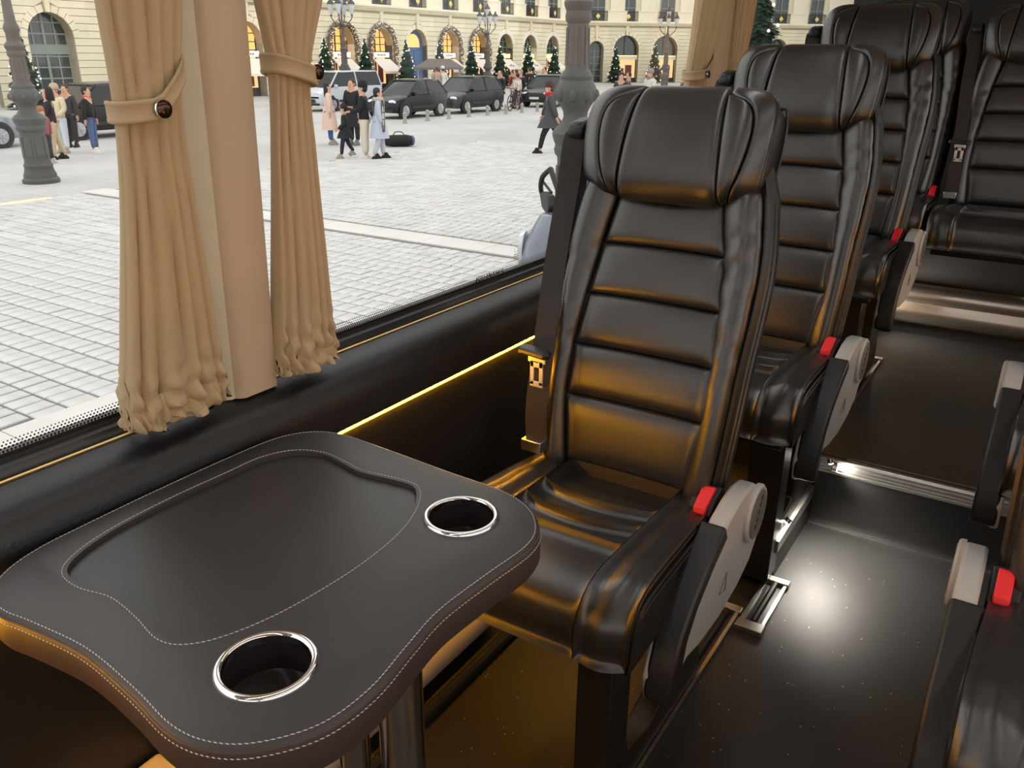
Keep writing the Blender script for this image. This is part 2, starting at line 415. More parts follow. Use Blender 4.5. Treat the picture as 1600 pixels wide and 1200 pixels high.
# curtains
def curtain(label, top, tie, bot, zt=1.276, zb=.822, nf=7, seed=1, button_side=1):
    rnd = random.Random(seed)
    yc = (bot[0]+bot[1])/2
    r0 = empty('curtain', (-1.0, yc, zb), label=label, cat='curtain', group='tied back curtains')
    ph = [rnd.uniform(0, 6.28) for _ in range(6)]
    edge = lambda i: [(zb, bot[i]), (zb+.04, bot[i]), (zb+.12, lerp(bot[i], tie[i], .25)), (zt-.12, lerp(bot[i], tie[i], .80)), (zt, tie[i]), (zt+.12, lerp(tie[i], top[i], .9)), (zt+.4, top[i]+(top[i]-tie[i])*1.2)]
    NU, NV = 132, 84
    zs = [zb+(1.715-zb)*((j/NV)**1.25) for j in range(NV+1)]
    # irregular fold layout
    cuts = [rnd.uniform(.7, 1.4) for _ in range(nf*2)]; tot = sum(cuts); acc = [0]
    for c in cuts: acc.append(acc[-1]+c/tot)
    amp = [rnd.uniform(.7, 1.25) for _ in range(nf*2)]
    def fold(u):
        u %= 1.0
        for i in range(len(cuts)):
            if u <= acc[i+1]:
                t = (u-acc[i])/(acc[i+1]-acc[i]); return amp[i]*(abs(math.sin(PI*t))**.6), i
        return 0, 0
    rings = []
    for j, z in enumerate(zs):
        y0, y1 = cinterp(edge(0), z), cinterp(edge(1), z)
        cy, hw = (y0+y1)/2, (y1-y0)/2
        depth = .026+.006*math.sin(z*9)
        low = max(0, 1-(z-zb)/.10); tg = math.exp(-((z-zt)/.03)**2)
        ring = []
        for i in range(NU):
            u = i/NU; sh = .008*math.sin(z*4+ph[0])+.003*math.sin(z*13+ph[1])
            fv, fi = fold(u+sh*(1-tg))
            a = 2*PI*u
            A = lerp(.42, .58, smooth01(low))*(1-.45*tg)
            rr = 1-A+A*fv
            cx = math.cos(a); sx = math.sin(a)
            px = depth*(abs(cx)**.75)*(1 if cx > 0 else -1)*rr
            py = hw*(abs(sx)**.85)*(1 if sx > 0 else -1)*(1-.12*(1-fv)*abs(cx))
            cr = low*(.008*math.sin(fi*2.1+z*190+ph[2])+.006*math.sin(u*90+z*120+ph[3]))
            zz = z + low*low*(.012*math.sin(fi*1.7+ph[4])+.010*math.sin(u*41+ph[5]))*(1 if j > 0 else .7)
            ring.append((px*(1+.25*low)+cr+TILT*(z-.82)+.004, cy-yc+py, max(zz, zb+.002 if px < .0 else zb-.0)-zb))
        rings.append(ring)
    MB().ring(rings).build('drape', CURT, r0, sharp=75)
    # gathered hem: small overlapping folds
    hm = MB(); hr = []
    for jz, (z, fl) in enumerate(((0, .95), (.006, 1.10), (.016, 1.16), (.026, 1.08), (.036, .96))):
        row = []
        for i in range(180):
            u = i/180; a = 2*PI*u; fv, fi = fold(u*1.0)
            rip = .5+.5*math.sin(u*2*PI*23+ph[1]+jz*.5+2*math.sin(u*2*PI*5+ph[2]))
            rr = (.68+.22*fv+.24*rip*(1-.12*jz))*fl
            cx, sx = math.cos(a), math.sin(a)
            hw2 = (bot[1]-bot[0])/2
            row.append((.030*(abs(cx)**.75)*(1 if cx > 0 else -1)*rr+.004, (bot[0]+bot[1])/2-yc+hw2*(abs(sx)**.85)*(1 if sx > 0 else -1)*(.96+.06*rip), max(0, z+.012*math.sin(u*2*PI*7+ph[4])*(.3+z*22)+.006*(rip-.5))))
        hr.append(row)
    hm.ring(hr)
    hm.build('hem', CURT, r0, sharp=55)
    # tie-back band around the drape and its button
    bt = MB(); rings = []
    y0, y1 = tie; cy, hw = (y0+y1)/2-yc, (y1-y0)/2
    slope = .30*button_side
    def bandring(dz, off):
        out = []
        for i in range(40):
            a = 2*PI*i/40; cx, sx = math.cos(a), math.sin(a)
            px = (.0305+off)*(abs(cx)**.7)*(1 if cx > 0 else -1); py = (hw+.003+off)*(abs(sx)**.8)*(1 if sx > 0 else -1)
            lift = max(0, py/hw+.1)*.04 if button_side > 0 else -.006*py/hw
            out.append((px+TILT*(zt-.82)+.004, cy+py, zt-zb+dz+lift+.004*sx*button_side))
        return out
    for dz, off in ((-.0135, 0), (-.0125, .0025), (-.009, .003), (-.008, .0022), (.008, .0022), (.009, .003), (.0125, .0025), (.0135, 0)):
        rings.append(bandring(dz, off))
    rings.append(rings[0])
    band = MB().ring(rings, cap=False).build('tieback', CURT, r0, sharp=70)
    bx, by = .037+TILT*(zt-.82)+.002, cy-hw*.12
    if button_side < 0: by = cy+hw*.93; bx -= .012
    bz = zt-zb+(.0 if button_side > 0 else -.002)
    bu = MB().lathe([(.0105, 0), (.0115, .002), (.0112, .0045), (.008, .0062), (.003, .0066)], 20, (bx, by, bz), 'x')
    bu.build('button', BUTTON, band)
    MB().lathe([(.0095, .0045), (.0112, .0042), (.0118, .002), (.0112, .0008)], 20, (bx, by, bz), 'x', cap=False).build('button_rim', CHROME, band)
    return r0
curtain('tan curtain tied back left of the near window pillar, nearest the camera', (.627, .739), (.630, .722), (.580, .738), zt=1.238, seed=3)
curtain('tan curtain tied back on the far side of the near window pillar', (.858, .995), (.880, .950), (.846, .967), zt=1.280, zb=.820, seed=11, button_side=-1)
curtain('tan curtain tied back beside the farther pillar above the second headrest', (2.49, 2.69), (2.47, 2.62), (2.40, 2.65), zt=1.255, zb=.82, seed=21)
curtain('tan curtain half hidden behind the farther pillar', (2.82, 2.97), (2.83, 2.95), (2.82, 2.98), zt=1.275, zb=.82, seed=31)

# ------------------------------------------------------------------ table
TZ = .75; KS = .55/.6
def sc(p): return (p[0]*KS, p[1]*KS)
TB = (-.70, .585, 0)
outer = [(-.965, .352), (-1.006, .385), (-1.028, .440), (-1.034, .512), (-1.037, .627), (-1.036, .754), (-1.028, .850), (-.998, .905), (-.945, .930), (-.849, .929), (-.711, .921), (-.602, .916), (-.540, .893), (-.500, .850), (-.487, .800), (-.494, .717), (-.499, .630), (-.490, .562), (-.479, .490), (-.486, .425), (-.520, .373), (-.561, .347), (-.612, .340), (-.687, .351), (-.786, .360), (-.880, .352), (-.925, .346)]
inset = [(-.942, .438), (-.966, .470), (-.982, .531), (-.987, .624), (-.984, .720), (-.981, .785), (-.958, .830), (-.915, .850), (-.870, .846), (-.820, .838), (-.770, .845), (-.725, .848), (-.700, .828), (-.678, .790), (-.660, .735), (-.652, .665), (-.653, .600), (-.662, .525), (-.681, .465), (-.705, .433), (-.735, .424), (-.785, .434), (-.846, .441), (-.900, .431)]
outer = catmull([(sc(p)[0]-TB[0], sc(p)[1]-TB[1]) for p in outer], 7)
inset = catmull([(sc(p)[0]-TB[0], sc(p)[1]-TB[1]) for p in inset], 7)
def offset(poly, d):
    n = len(poly); out = []
    for i in range(n):
        a = Vector(poly[i-1]); b = Vector(poly[(i+1) % n]); t = (b-a).normalized()
        out.append((poly[i][0]-t.y*d, poly[i][1]+t.x*d))
    return out
area = sum(a[0]*b[1]-b[0]*a[1] for a, b in zip(outer, outer[1:]+outer[:1]))
if area < 0: outer.reverse()
area = sum(a[0]*b[1]-b[0]*a[1] for a, b in zip(inset, inset[1:]+inset[:1]))
if area < 0: inset.reverse()
def ring_at(poly, ins, z): return [(x, y, z) for x, y in offset(poly, ins)]
table = empty('table', TB, label='dark brown leather-topped table with cream stitching and two cup holders', cat='table')
tm = MB().ring([ring_at(outer, .012, TZ-.050), ring_at(outer, .003, TZ-.047), ring_at(outer, 0, TZ-.040), ring_at(outer, 0, TZ-.010), ring_at(outer, .0012, TZ-.005), ring_at(outer, .004, TZ-.0015), ring_at(outer, .008, TZ)]).mesh('table_top', [TABLE, TABLE_SIDE], sharp=40)
top = obj('table_top', tm, table)
cups = [(-.609*KS-TB[0]+.0, .815*KS-TB[1], .0435), (-.600*KS-TB[0], .455*KS-TB[1], .0445)]
cut = MB(); cut.prism(inset, TZ-.0065, TZ+.02, 'z')
for cx, cy, r in cups: cut.lathe([(r, TZ-.042), (r, TZ+.02)], 48, (cx, cy, 0))
co = cut.build('cutter', TABLE, table, smooth=False)
bo = top.modifiers.new('b', 'BOOLEAN'); bo.object = co; bo.operation = 'DIFFERENCE'; bo.solver = 'EXACT'
dg = bpy.context.evaluated_depsgraph_get(); dg.update()
nm = bpy.data.meshes.new_from_object(top.evaluated_get(dg))
top.modifiers.clear(); top.data = nm; bpy.data.objects.remove(co)
nm.materials.clear(); nm.materials.append(TABLE); nm.materials.append(TABLE_SIDE)
bm = bmesh.new(); bm.from_mesh(nm)
for fc in bm.faces:
    fc.smooth = True; fc.material_index = 0 if fc.normal.z > .6 else 1
for e in bm.edges:
    if len(e.link_faces) == 2 and e.calc_face_angle(0) > .6: e.smooth = False
bm.to_mesh(nm); bm.free()
ins = MB().prism(offset(inset, .0012), TZ-.012, TZ-.0062, 'z').build('inset_mat', mat('inset_leather', (.028, .027, .028), .42, bump=.2, bscale=1300, btype='voronoi', bdist=.0004), top, bevel=.0008)
sm = MB()
stitch_mesh(sm, ring_at(outer, .0065, TZ-.0002), 0.0055, .0056, .00068)
stitch_mesh(sm, ring_at(outer, -.0002, TZ-.0105), 0.0055, .0056, .00068, up=(.6, .3, 1))
stitch_mesh(sm, ring_at(inset, -.0055, TZ+.0003), 0.0055, .0056, .00068)
setp(sm.build('stitching', THREAD, top, smooth=False), kind='stuff')
MB().tube(ring_at(outer, .0015, TZ-.0055), .0013, 6, closed=True).build('edge_piping', TABLE_SIDE, top)
for cx, cy, r in cups:
    ho = MB().lathe([(r-.0008, TZ), (r-.0012, TZ-.040), (r-.006, TZ-.0415), (.002, TZ-.0415)], 48, (cx, cy, 0), cap=False).build('cup_holder', mat('cup_well', (.022, .018, .018), .2, spec=.6), table)
    MB().lathe([(r-.0022, TZ-.006), (r-.0022, TZ+.0020), (r-.0010, TZ+.0036), (r+.0010, TZ+.0044), (r+.0034, TZ+.0040), (r+.0054, TZ+.0022), (r+.0060, TZ+.0002), (r+.0060, TZ-.0008)], 56, (cx, cy, 0), cap=False).build('chrome_ring', CHROME, ho)
# pedestal
ped = MB().lathe([(.031, .004), (.031, .69)], 28, (-.605-TB[0], .665-TB[1], 0)).build('pedestal', mat('dark_chrome', (.55, .55, .56), .12, metal=1), table)
MB().lathe([(.022, .004), (.022, .69)], 20, (-.668-TB[0], .635-TB[1], 0)).build('support_tube', MATS['dark_chrome'], table)
MB().lathe([(.11, 0), (.11, .006), (.10, .012), (.04, .016), (.035, .03)], 32, (-.635-TB[0], .65-TB[1], 0)).build('base_plate', BLKMETAL, table)
MB().box(-.12, .14, -.10, .12, TZ-.058, TZ-.0495).build('mounting_plate', BLKMETAL, table)

# ------------------------------------------------------------------ passenger seats
DV = Vector((0, .2577, .9662)); NV_ = Vector((0, -.9662, .2577))
P0 = Vector((0, .185, .5))
def BK(x, t, off): return Vector((x, 0, 0))+P0+DV*t+NV_*off
HWC = [(.0, .128), (.05, .136), (.15, .148), (.26, .147), (.36, .139), (.48, .124), (.575, .106)]
HWO = [(-.02, .178), (.05, .182), (.14, .186), (.27, .190), (.40, .196), (.48, .194), (.59, .178)]
def back_surf(x, t):
    a = abs(x); c = cinterp(HWC, t); o = cinterp(HWO, t)
    e = (a-c*.85)/(o-c*.85)
    off = .008*math.sin(PI*min(max(t/.45, 0), 1))
    if e > 0: off += .026*smooth01(e*1.35) - .030*max(0, e-.72)**1.6*6
    return BK(x, t, off)
HPATH = [(0, (.562, -.015)), (.07, (.566, .020)), (.16, (.590, .040)), (.34, (.650, .047)), (.52, (.705, .043)), (.66, (.742, .030)), (.78, (.763, .008)), (.90, (.770, -.030)), (1.0, (.758, -.075))]
HT = [(k, v[0]) for k, v in HPATH]; HO = [(k, v[1]) for k, v in HPATH]
HW = [(0, .168), (.07, .178), (.16, .188), (.34, .196), (.48, .198), (.60, .196), (.70, .190), (.78, .178), (.86, .160), (.93, .145), (1, .125)]
def hw_(v, s): return cinterp(HW, v)*(.885 if s > 0 else .975)
def head_surf(x, v):
    wv = hw_(v, x); u = x/wv; a = abs(u)
    t = cinterp(HT, v); o = cinterp(HO, v)
    o += .010*smooth01((a-.35)/.4) - .085*max(0, a-.70)**2*5.2*(1-.2*v)
    t += .020*smooth01((a-.55)/.45)*(1-smooth01(v/.25)) + .0*a
    return BK(x, t, o)
CP = [(0, (.235, .492)), (.15, (.15, .500)), (.35, (.04, .508)), (.55, (-.08, .515)), (.70, (-.165, .514)), (.80, (-.207, .503)), (.88, (-.230, .478)), (.95, (-.238, .440)), (1.0, (-.232, .400))]
CY = [(k, v[0]) for k, v in CP]; CZ = [(k, v[1]) for k, v in CP]
CHW = [(0, .190), (.4, .203), (.8, .208), (1, .204)]
def cush_surf(x, s):
    wv = cinterp(CHW, s); a = abs(x)/wv
    y = cinterp(CY, s); z = cinterp(CZ, s)
    b = smooth01((a-.52)/.30)*.026 - .030*max(0, a-.84)**1.5*9
    f = 1-smooth01((s-.68)/.25)
    z += b*f; y -= b*(1-f)*.6
    y += .022*(a**3)*smooth01((s-.6)/.3)
    return Vector((x, y, z))
def pad(surf, u0, u1, v0, v1, nu, nv, puff, dip=.007, pw=6, extra=None, pv=6):
    """padded panel between the curves u0(v)..u1(v), v0(a)..v1(a) of a base surface"""
    g = lambda q: q if callable(q) else (lambda _: q)
    u0, u1, v0, v1 = g(u0), g(u1), g(v0), g(v1)
    def warp(a): return .5-.5*math.cos(PI*a)*(.55+.45*abs(math.cos(PI*a)))if False else a
    def cl(n):   # cluster samples near the edges
        r = []
        for i in range(n+1):
            t = i/n; r.append(t-.11*math.sin(2*PI*t))
        return r
    us, vs = cl(nu), cl(nv); V = []
    for b in vs:
        for a in us:
            v = lerp(v0(a), v1(a), b)
            x = lerp(u0(v), u1(v), a)
            p = surf(x, v)
            e = 1e-3
            n = (surf(x+e, v)-surf(x-e, v)).cross(surf(x, v+e)-surf(x, v-e))
            if n.length > 0: n.normalize()
            h = ((1-abs(2*a-1)**pw)**.5)*((1-abs(2*b-1)**pv)**.5)
            d = puff*h-dip*(1-h)**2
            if extra: d += extra(a, b, h)
            V.append(p+n*d)
    F = [(j*(nu+1)+i, j*(nu+1)+i+1, (j+1)*(nu+1)+i+1, (j+1)*(nu+1)+i) for j in range(nv) for i in range(nu)]
    return V, F
def flipx(mb, mir):
    if mir < 0:
        mb.v = [(-p[0], p[1], p[2]) for p in mb.v]; mb.f = [tuple(reversed(q)) for q in mb.f]
    return mb
def open_mesh(mb, name, m):
    # open padded surfaces: keep orientation as built
    me = bpy.data.meshes.new(name); me.from_pydata(mb.v, [], mb.f); me.materials.append(m)
    me.polygons.foreach_set('use_smooth', [True]*len(me.polygons)); me.update()
    return me
def make_seat(label, loc, mir=1, legdrop=0.0, with_belt=True, group='black leather passenger seats'):
    root = empty('passenger_seat', loc, label=label, cat='seat', group=group)
    def part(name, mb, m, parent=root, **k): return flipx(mb, mir).build(name, m, parent, **k)
    def padpart(name, args, m, parent, **k):
        mb = MB(); V, F = pad(*args, **k); mb.add(V, F); flipx(mb, mir)
        return obj(name, open_mesh(mb, name, m), parent)
    # --- backrest shell
    sh = MB(); rings = []
    for t in [-.03+.62*i/18 for i in range(19)]+[.65, .70, .735]:
        o = cinterp(HWO, min(t, .59))+.012
        if t > .6: o = {.65: .168, .70: .155, .735: .13}[t]
        fr = .004 if t < .6 else -.02
        bkd = -.105 if t < .68 else -.09
        sec = [(-o+.03, bkd), (-o+.008, bkd+.012), (-o, bkd+.04), (-o, fr-.025), (-o+.010, fr-.006), (-o+.022, fr-.010), (0, fr-.02), (o-.022, fr-.010), (o-.010, fr-.006), (o, fr-.025), (o, bkd+.04), (o-.008, bkd+.012), (o-.03, bkd)]
        rings.append([BK(x, t, q) for x, q in sec])
    sh.ring(rings)
    back = part('backrest', sh, LEATHER_SIDE, sharp=60)
    # --- horizontal padded panels
    seams = [.012, .152, .258, .364, .468, .578]
    cw = lambda v: cinterp(HWC, v)
    for k in range(5):
        a0, a1 = seams[k], seams[k+1]
        bow0 = (lambda a, q=a0: q+.004*(1-(2*a-1)**2)*(-1 if q > .5 else .6)); bow1 = (lambda a, q=a1: q+(-.022*(1-(2*a-1)**2) if q > .57 else .003*(1-(2*a-1)**2)))
        padpart('back_panel', (back_surf, lambda v: -cw(v), lambda v: cw(v), bow0, bow1, 22, 12, .013), LEATHER, back, dip=.006, pw=12, pv=4)
    def gather(seed, side):
        rnd = random.Random(seed); q = [(rnd.uniform(.42, .88), rnd.uniform(.012, .026), rnd.uniform(.0015, .004), rnd.uniform(-.25, .25)) for _ in range(8)]
        def fn(a, b, h):
            d = 0
            for c, wd, am, sl in q:
                d -= am*math.exp(-((b-c+sl*(a-.5)*.35)/wd)**2)*h
            return d
        return fn
    hi = lambda a: .592
    padpart('side_bolster', (back_surf, lambda v: cw(v)+.001, lambda v: cinterp(HWO, v)-.002, .0, hi, 12, 64, .012), LEATHER, back, dip=.006, pw=4, pv=20, extra=gather(5, 1))
    padpart('side_bolster', (back_surf, lambda v: -cinterp(HWO, v)+.002, lambda v: -cw(v)-.001, .0, hi, 12, 64, .012), LEATHER, back, dip=.006, pw=4, pv=20, extra=gather(9, -1))
    for s in (-1, 1):
        for dd, offp in ((.0, -.006), (.009, -.020), (.012, -.036)):
            path = [BK(s*(cinterp(HWO, min(t, .59))+dd), t, offp) for t in [-.02+.61*i/24 for i in range(25)]]
            part('piping', MB().tube(path, .0042, 6), PIPING, back)
    # stitched seam threads on two middle seams
    th = MB()
    for q in (.258,): stitch_mesh(th, [back_surf(lerp(-cw(q), cw(q), i/30), q-.004)+NV_*.0095 for i in range(31)], .006, .0045, .0006, closed=False, up=NV_)
    setp(part('stitching', th, THREAD_DARK, back, smooth=False), kind='stuff')
    # --- headrest
    hc = MB(); rings = []
    for v in [i/20 for i in range(21)]:
        row = []
        for i in range(25):
            u = -1+2*i/24; p = head_surf(u*hw_(v, u), v); row.append(p-NV_*.016)
        t = cinterp(HT, v)
        back_t = min(t, .74); bo = -.105
        for i in range(25):
            u = 1-2*i/24; row.append(BK(u*hw_(v, u)*.97, back_t, bo+.02*abs(u)**4))
        rings.append(row)
    hc.ring(rings)
    head = part('headrest', hc, LEATHER_SIDE, sharp=70)
    CS = [(0, .104), (.2, .101), (.5, .093), (.8, .085), (1, .080)]
    IN = [(0, .108), (.08, .119), (.25, .138), (.42, .147), (.55, .145), (.63, .134), (.68, .115), (.715, .094), (.74, .085), (1, .08)]
    c_ = lambda v: cinterp(CS, v)
    i_ = lambda v: max(cinterp(IN, v), c_(v)+.002)
    o_ = lambda v, s=1: hw_(v, s)*.995
    padpart('head_panel', (head_surf, lambda v: -c_(v), c_, .0, 1.0, 24, 40, .010), LEATHER, head, dip=.008, pw=14, pv=40)
    for s in (-1, 1):
        if s > 0: A, B, Cc = c_, i_, o_
        else: A, B, Cc = (lambda v: -c_(v)), (lambda v: -i_(v)), (lambda v: -o_(v, -1))
        a_, b_ = (A, B) if s > 0 else (B, A)
        padpart('wing_insert', (head_surf, a_, b_, .02, .735, 12, 36, .007), LEATHER, head, dip=.006, pw=6, pv=14)
        a_, b_ = (B, Cc) if s > 0 else (Cc, B)
        padpart('wing_panel', (head_surf, a_, b_, .0, 1.0, 14, 40, .008), LEATHER, head, dip=.005, pw=6, pv=40)
        t2 = MB()
        stitch_mesh(t2, [head_surf(s*(i_(v)+.006), v)+NV_*.0045 for v in [.06+.66*k/40 for k in range(41)]], .0052, .004, .0006, closed=False, up=NV_)
        setp(part('stitching', t2, THREAD_DARK, head, smooth=False), kind='stuff')
        part('piping', MB().tube([head_surf(s*hw_(v, s)*.998, v)-NV_*.004 for v in [k/30 for k in range(31)]], .004, 6), PIPING, head)
        part('piping', MB().tube([BK(s*hw_(v, s), min(cinterp(HT, v), .755), -.062-.01*v) for v in [k/30 for k in range(28)]], .0035, 6), PIPING, head)
    # --- cushion
    cb = MB(); rings = []
    for s in [i/24 for i in range(25)]:
        wv = cinterp(CHW, s)+.004; row = []
        for i in range(17):
            u = -1+2*i/16; p = cush_surf(u*wv*.985, s); p = p-Vector((0, -.016*smooth01((s-.7)/.25), .020*(1-smooth01((s-.75)/.25))+.004)); row.append(p)
        yb = cinterp(CY, s); yb = max(yb, -.225)
        zb = lerp(.408, .396, s)
        for i in range(17):
            u = 1-2*i/16; row.append(Vector((u*wv, yb+.004, zb-.002*abs(u))))
        rings.append(row)
    cb.ring(rings)
    cush = part('seat_cushion', cb, LEATHER_SIDE, sharp=55)
    ci = lambda s_: lerp(.128, .122, s_)
    cs = [.02, .275, .40, .53, 1.0]
    for k in range(4):
        s0, s1 = cs[k], cs[k+1]
        wv0 = (lambda a, q=s0: q+(-.035*math.sin(PI*a)*1.0+.03*(1-a)*0 if q in (.275, .40) else 0)*-1)
        wv1 = (lambda a, q=s1: q+(.035*math.sin(PI*a) if q in (.275, .40) else 0))
        rip = None
        if k in (0, 1, 2):
            rip = (lambda a, b, h: .0035*h*math.sin(b*PI*2.2+a*1.5)*math.exp(-((a-.5)/.5)**2))
        padpart('cushion_panel', (cush_surf, lambda s_: -ci(s_), ci, wv0, wv1, 24, 30 if k == 3 else 12, .012), LEATHER, cush, dip=.007, pw=14, pv=5 if k < 3 else 12, extra=rip)
    co_ = lambda s_: cinterp(CHW, s_)
    padpart('cushion_bolster', (cush_surf, lambda s_: ci(s_)+.001, lambda s_: co_(s_)-.001, .0, 1.0, 12, 46, .010), LEATHER, cush, dip=.006, pw=5, pv=30, extra=lambda a, b, h: .0012*math.sin(b*40)*h)
    padpart('cushion_bolster', (cush_surf, lambda s_: -co_(s_)+.001, lambda s_: -ci(s_)-.001, .0, 1.0, 12, 46, .010), LEATHER, cush, dip=.006, pw=5, pv=30, extra=lambda a, b, h: .0012*math.sin(b*36+1)*h)
    for s in (-1, 1):
        for k, (dx, dz) in enumerate(((.0, -.004), (.004, -.018), (.005, -.028))):
            path = []
            for i in range(41):
                q = i/40; p = cush_surf(s*co_(q), q); f = smooth01((q-.72)/.2)
                path.append(p+Vector((s*dx, -dz*f*.8, dz*(1-f))))
            part('piping', MB().tube(path, .0036, 6), PIPING, cush)
    t3 = MB()
    stitch_mesh(t3, [cush_surf(lerp(-ci(.5), ci(.5), i/30), .53+.012)+Vector((0, 0, .012)) for i in range(31)], .0062, .0048, .0007, closed=False)
    setp(part('stitching', t3, THREAD_DARK, cush, smooth=False), kind='stuff')
    # --- pan and side leg frame
    part('seat_pan', MB().prism([(-.205, .372), (-.21, .392), (.21, .396), (.25, .42), (.25, .37), (.20, .35)], -.185, .185, 'x'), BLKMETAL, bevel=.004)
    z0 = -legdrop+.018
    fr = MB()
    fx0, fx1 = .118, .162
    fy = -.03 if legdrop else -.125
    # front post, base bar, raked rear post as one welded frame with an opening
    ob = [(fy-.045, .385), (fy-.03, z0), (.30, z0), (.29, z0+.05), (.20, .385)]
    ib = [(fy+.03, .365), (fy+.035, .14), (fy+.05, .095), (.02, .075), (.10, .10), (.14, .36)]
    v = [(fx, a, b) for fx in (fx0, fx1) for a, b in ob] + [(fx, a, b) for fx in (fx0, fx1) for a, b in ib]
    no, ni = len(ob), len(ib)
    f = [(i, (i+1) % no, no+(i+1) % no, no+i) for i in range(no)]
    bi = 2*no
    f += [(bi+i, bi+ni+i, bi+ni+(i+1) % ni, bi+(i+1) % ni) for i in range(ni)]
    mp = [(0, 0), (1, 1), (1, 2), (2, 3), (3, 4), (4, 5)]   # outer index, inner index bridge
    for side in (0, 1):
        O = lambda i: side*no+i % no
        I = lambda i: bi+side*ni+i % ni
        f += [(O(0), O(1), I(1), I(0)), (O(1), I(2), I(1)), (O(1), O(2), I(3), I(2)), (O(2), O(3), I(4), I(3)), (O(3), O(4), I(5), I(4)), (O(4), O(0), I(0), I(5))]
    fr.add(v, f)
    part('leg_frame', fr, BLKMETAL, bevel=.004)
    pwid = .035 if legdrop else .02
    post = MB().prism([(fx0-pwid, fy-.05), (fx1+.004, fy-.05), (fx1+.004, fy+.028), (fx0-pwid, fy+.028)], z0, .375, 'z')
    part('front_leg', post, BLKMETAL, bevel=.004)
    part('wall_bracket', MB().prism([(-.10, .372), (.16, .372), (.14, .335), (-.08, .335)], -.30, -.17, 'x'), BLKMETAL, bevel=.004)
    # --- armrest folded down beside the cushion
    ax0, ax1 = .208, .250
    DZ = -.02
    sh_z = lambda P_: [(a, b+DZ) for a, b in P_]
    shp = [(.098, .546), (.15, .560), (.20, .566), (.25, .557), (.29, .532), (.313, .492), (.318, .45), (.305, .405), (.27, .372), (.20, .348), (.10, .336), (.0, .342), (-.06, .355), (-.095, .345), (-.10, .375), (-.085, .405), (-.04, .448), (.02, .488)]
    arm = part('armrest', MB().prism(sh_z(shp), ax0+.006, ax1, 'x'), GREYPLASTIC, bevel=.006)
    part('inner_shell', MB().prism(sh_z([(.06, .50), (-.03, .455), (-.10, .40), (-.125, .34), (-.115, .285), (-.05, .33), (.1, .34)]), ax0-.012, ax0+.006, 'x'), GREYPLASTIC, arm, bevel=.004)
    padl = [(.085, .545), (.02, .512), (-.04, .474), (-.095, .422), (-.118, .365), (-.131, .318), (-.128, .298), (-.105, .285), (-.088, .292), (-.084, .318), (-.078, .36), (-.066, .398), (-.03, .440), (.03, .480), (.10, .515)]
    part('arm_pad', MB().prism(sh_z(padl), ax0-.006, ax1+.002, 'x'), BLKPLASTIC, arm, bevel=.006)
    part('pivot_hub', MB().lathe([(.060, 0), (.060, .008), (.056, .012), (.053, .012)], 36, (ax1-.002, .252, .492+DZ), 'x'), GREYPLASTIC, arm)
    cap = part('pivot_cap', MB().lathe([(.051, .004), (.051, .0125), (.049, .0135), (.002, .0135)], 36, (ax1-.002, .252, .492+DZ), 'x'), GREYDARK, arm)
    # embossed marks on the cap and on the shell
    em = MB()
    for k in range(5):
        zz = .52-k*.014+DZ; em.prism([(.262-k*.006, zz), (.270-k*.006, zz+.003), (.266-k*.006, zz+.009), (.258-k*.006, zz+.006)], ax1+.0112, ax1+.0122, 'x')
    part('embossed_mark', em, BLKPLASTIC, cap, smooth=False)
    em = MB(); em.tube([(ax1+.0005, .118, .41), (ax1+.0005, .085, .38), (ax1+.0005, .120, .372), (ax1+.0005, .118, .41)], .0013, 5)
    part('arm_logo', em, GREYDARK, arm)
    # --- buckle with red button
    bk = empty('hold', parent=None) if False else None
    bu = MB().prism([(.135, .470), (.205, .498), (.212, .528), (.185, .544), (.125, .510)], .158, .204, 'x')
    buckle = part('buckle', bu, BLKPLASTIC, bevel=.004)
    rb = MB().prism([(.122, .5105), (.126, .5075), (.176, .534), (.182, .543), (.168, .549), (.126, .524)], .172, .196, 'x')
    part('release_button', rb, RED, buckle, bevel=.003)
    # --- belt
    if with_belt:
        belt_pts = [(-.222, .395, 1.160), (-.226, .350, 1.150), (-.221, .318, 1.06), (-.212, .262, .93), (-.198, .205, .80), (-.190, .168, .70), (-.188, .150, .62), (-.185, .15, .545)]
        bp = catmull(belt_pts, 5, closed=False)
        def strap(path, wd, th_):
            mb = MB(); rings = []
            for i, p in enumerate(path):
                p = Vector(p); t = (Vector(path[min(i+1, len(path)-1)])-Vector(path[max(i-1, 0)])).normalized()
                sx = Vector((1, .22, 0)); sx = (sx-t*sx.dot(t)).normalized(); n_ = sx.cross(t)
                rings.append([p-sx*wd/2-n_*th_/2, p+sx*wd/2-n_*th_/2, p+sx*wd/2+n_*th_/2, p-sx*wd/2+n_*th_/2])
            return mb.ring(rings)
        belt = part('seat_belt', strap(bp, .046, .0016), WEB)
        bp2 = catmull([(-.214, .40, 1.158), (-.216, .362, 1.12), (-.208, .30, .96), (-.200, .25, .82), (-.196, .20, .66), (-.19, .18, .53)], 5, closed=False)
        part('lower_webbing', strap(bp2, .044, .0016), WEB, belt)
        part('tongue_bar', MB().prism([(-.232, .160), (-.228, .140), (-.16, .128), (-.152, .140), (-.158, .156), (-.226, .172)], .742, .756, 'z'), BLKPLASTIC, belt, bevel=.004)
        tg = MB()
        ty, tz = .146, .742
        for (a0, a1, b0, b1) in ((-.206, -.166, -.014, 0), (-.201, -.192, -.062, -.010), (-.180, -.171, -.062, -.010), (-.201, -.171, -.066, -.054), (-.201, -.171, -.024, -.010)):
            tg.box(a0, a1, ty-.0015, ty+.0015, tz+b0, tz+b1)
        part('tongue_plate', tg, mat('satin_plate', (.75, .75, .75), .35, metal=.6), belt, bevel=.001)
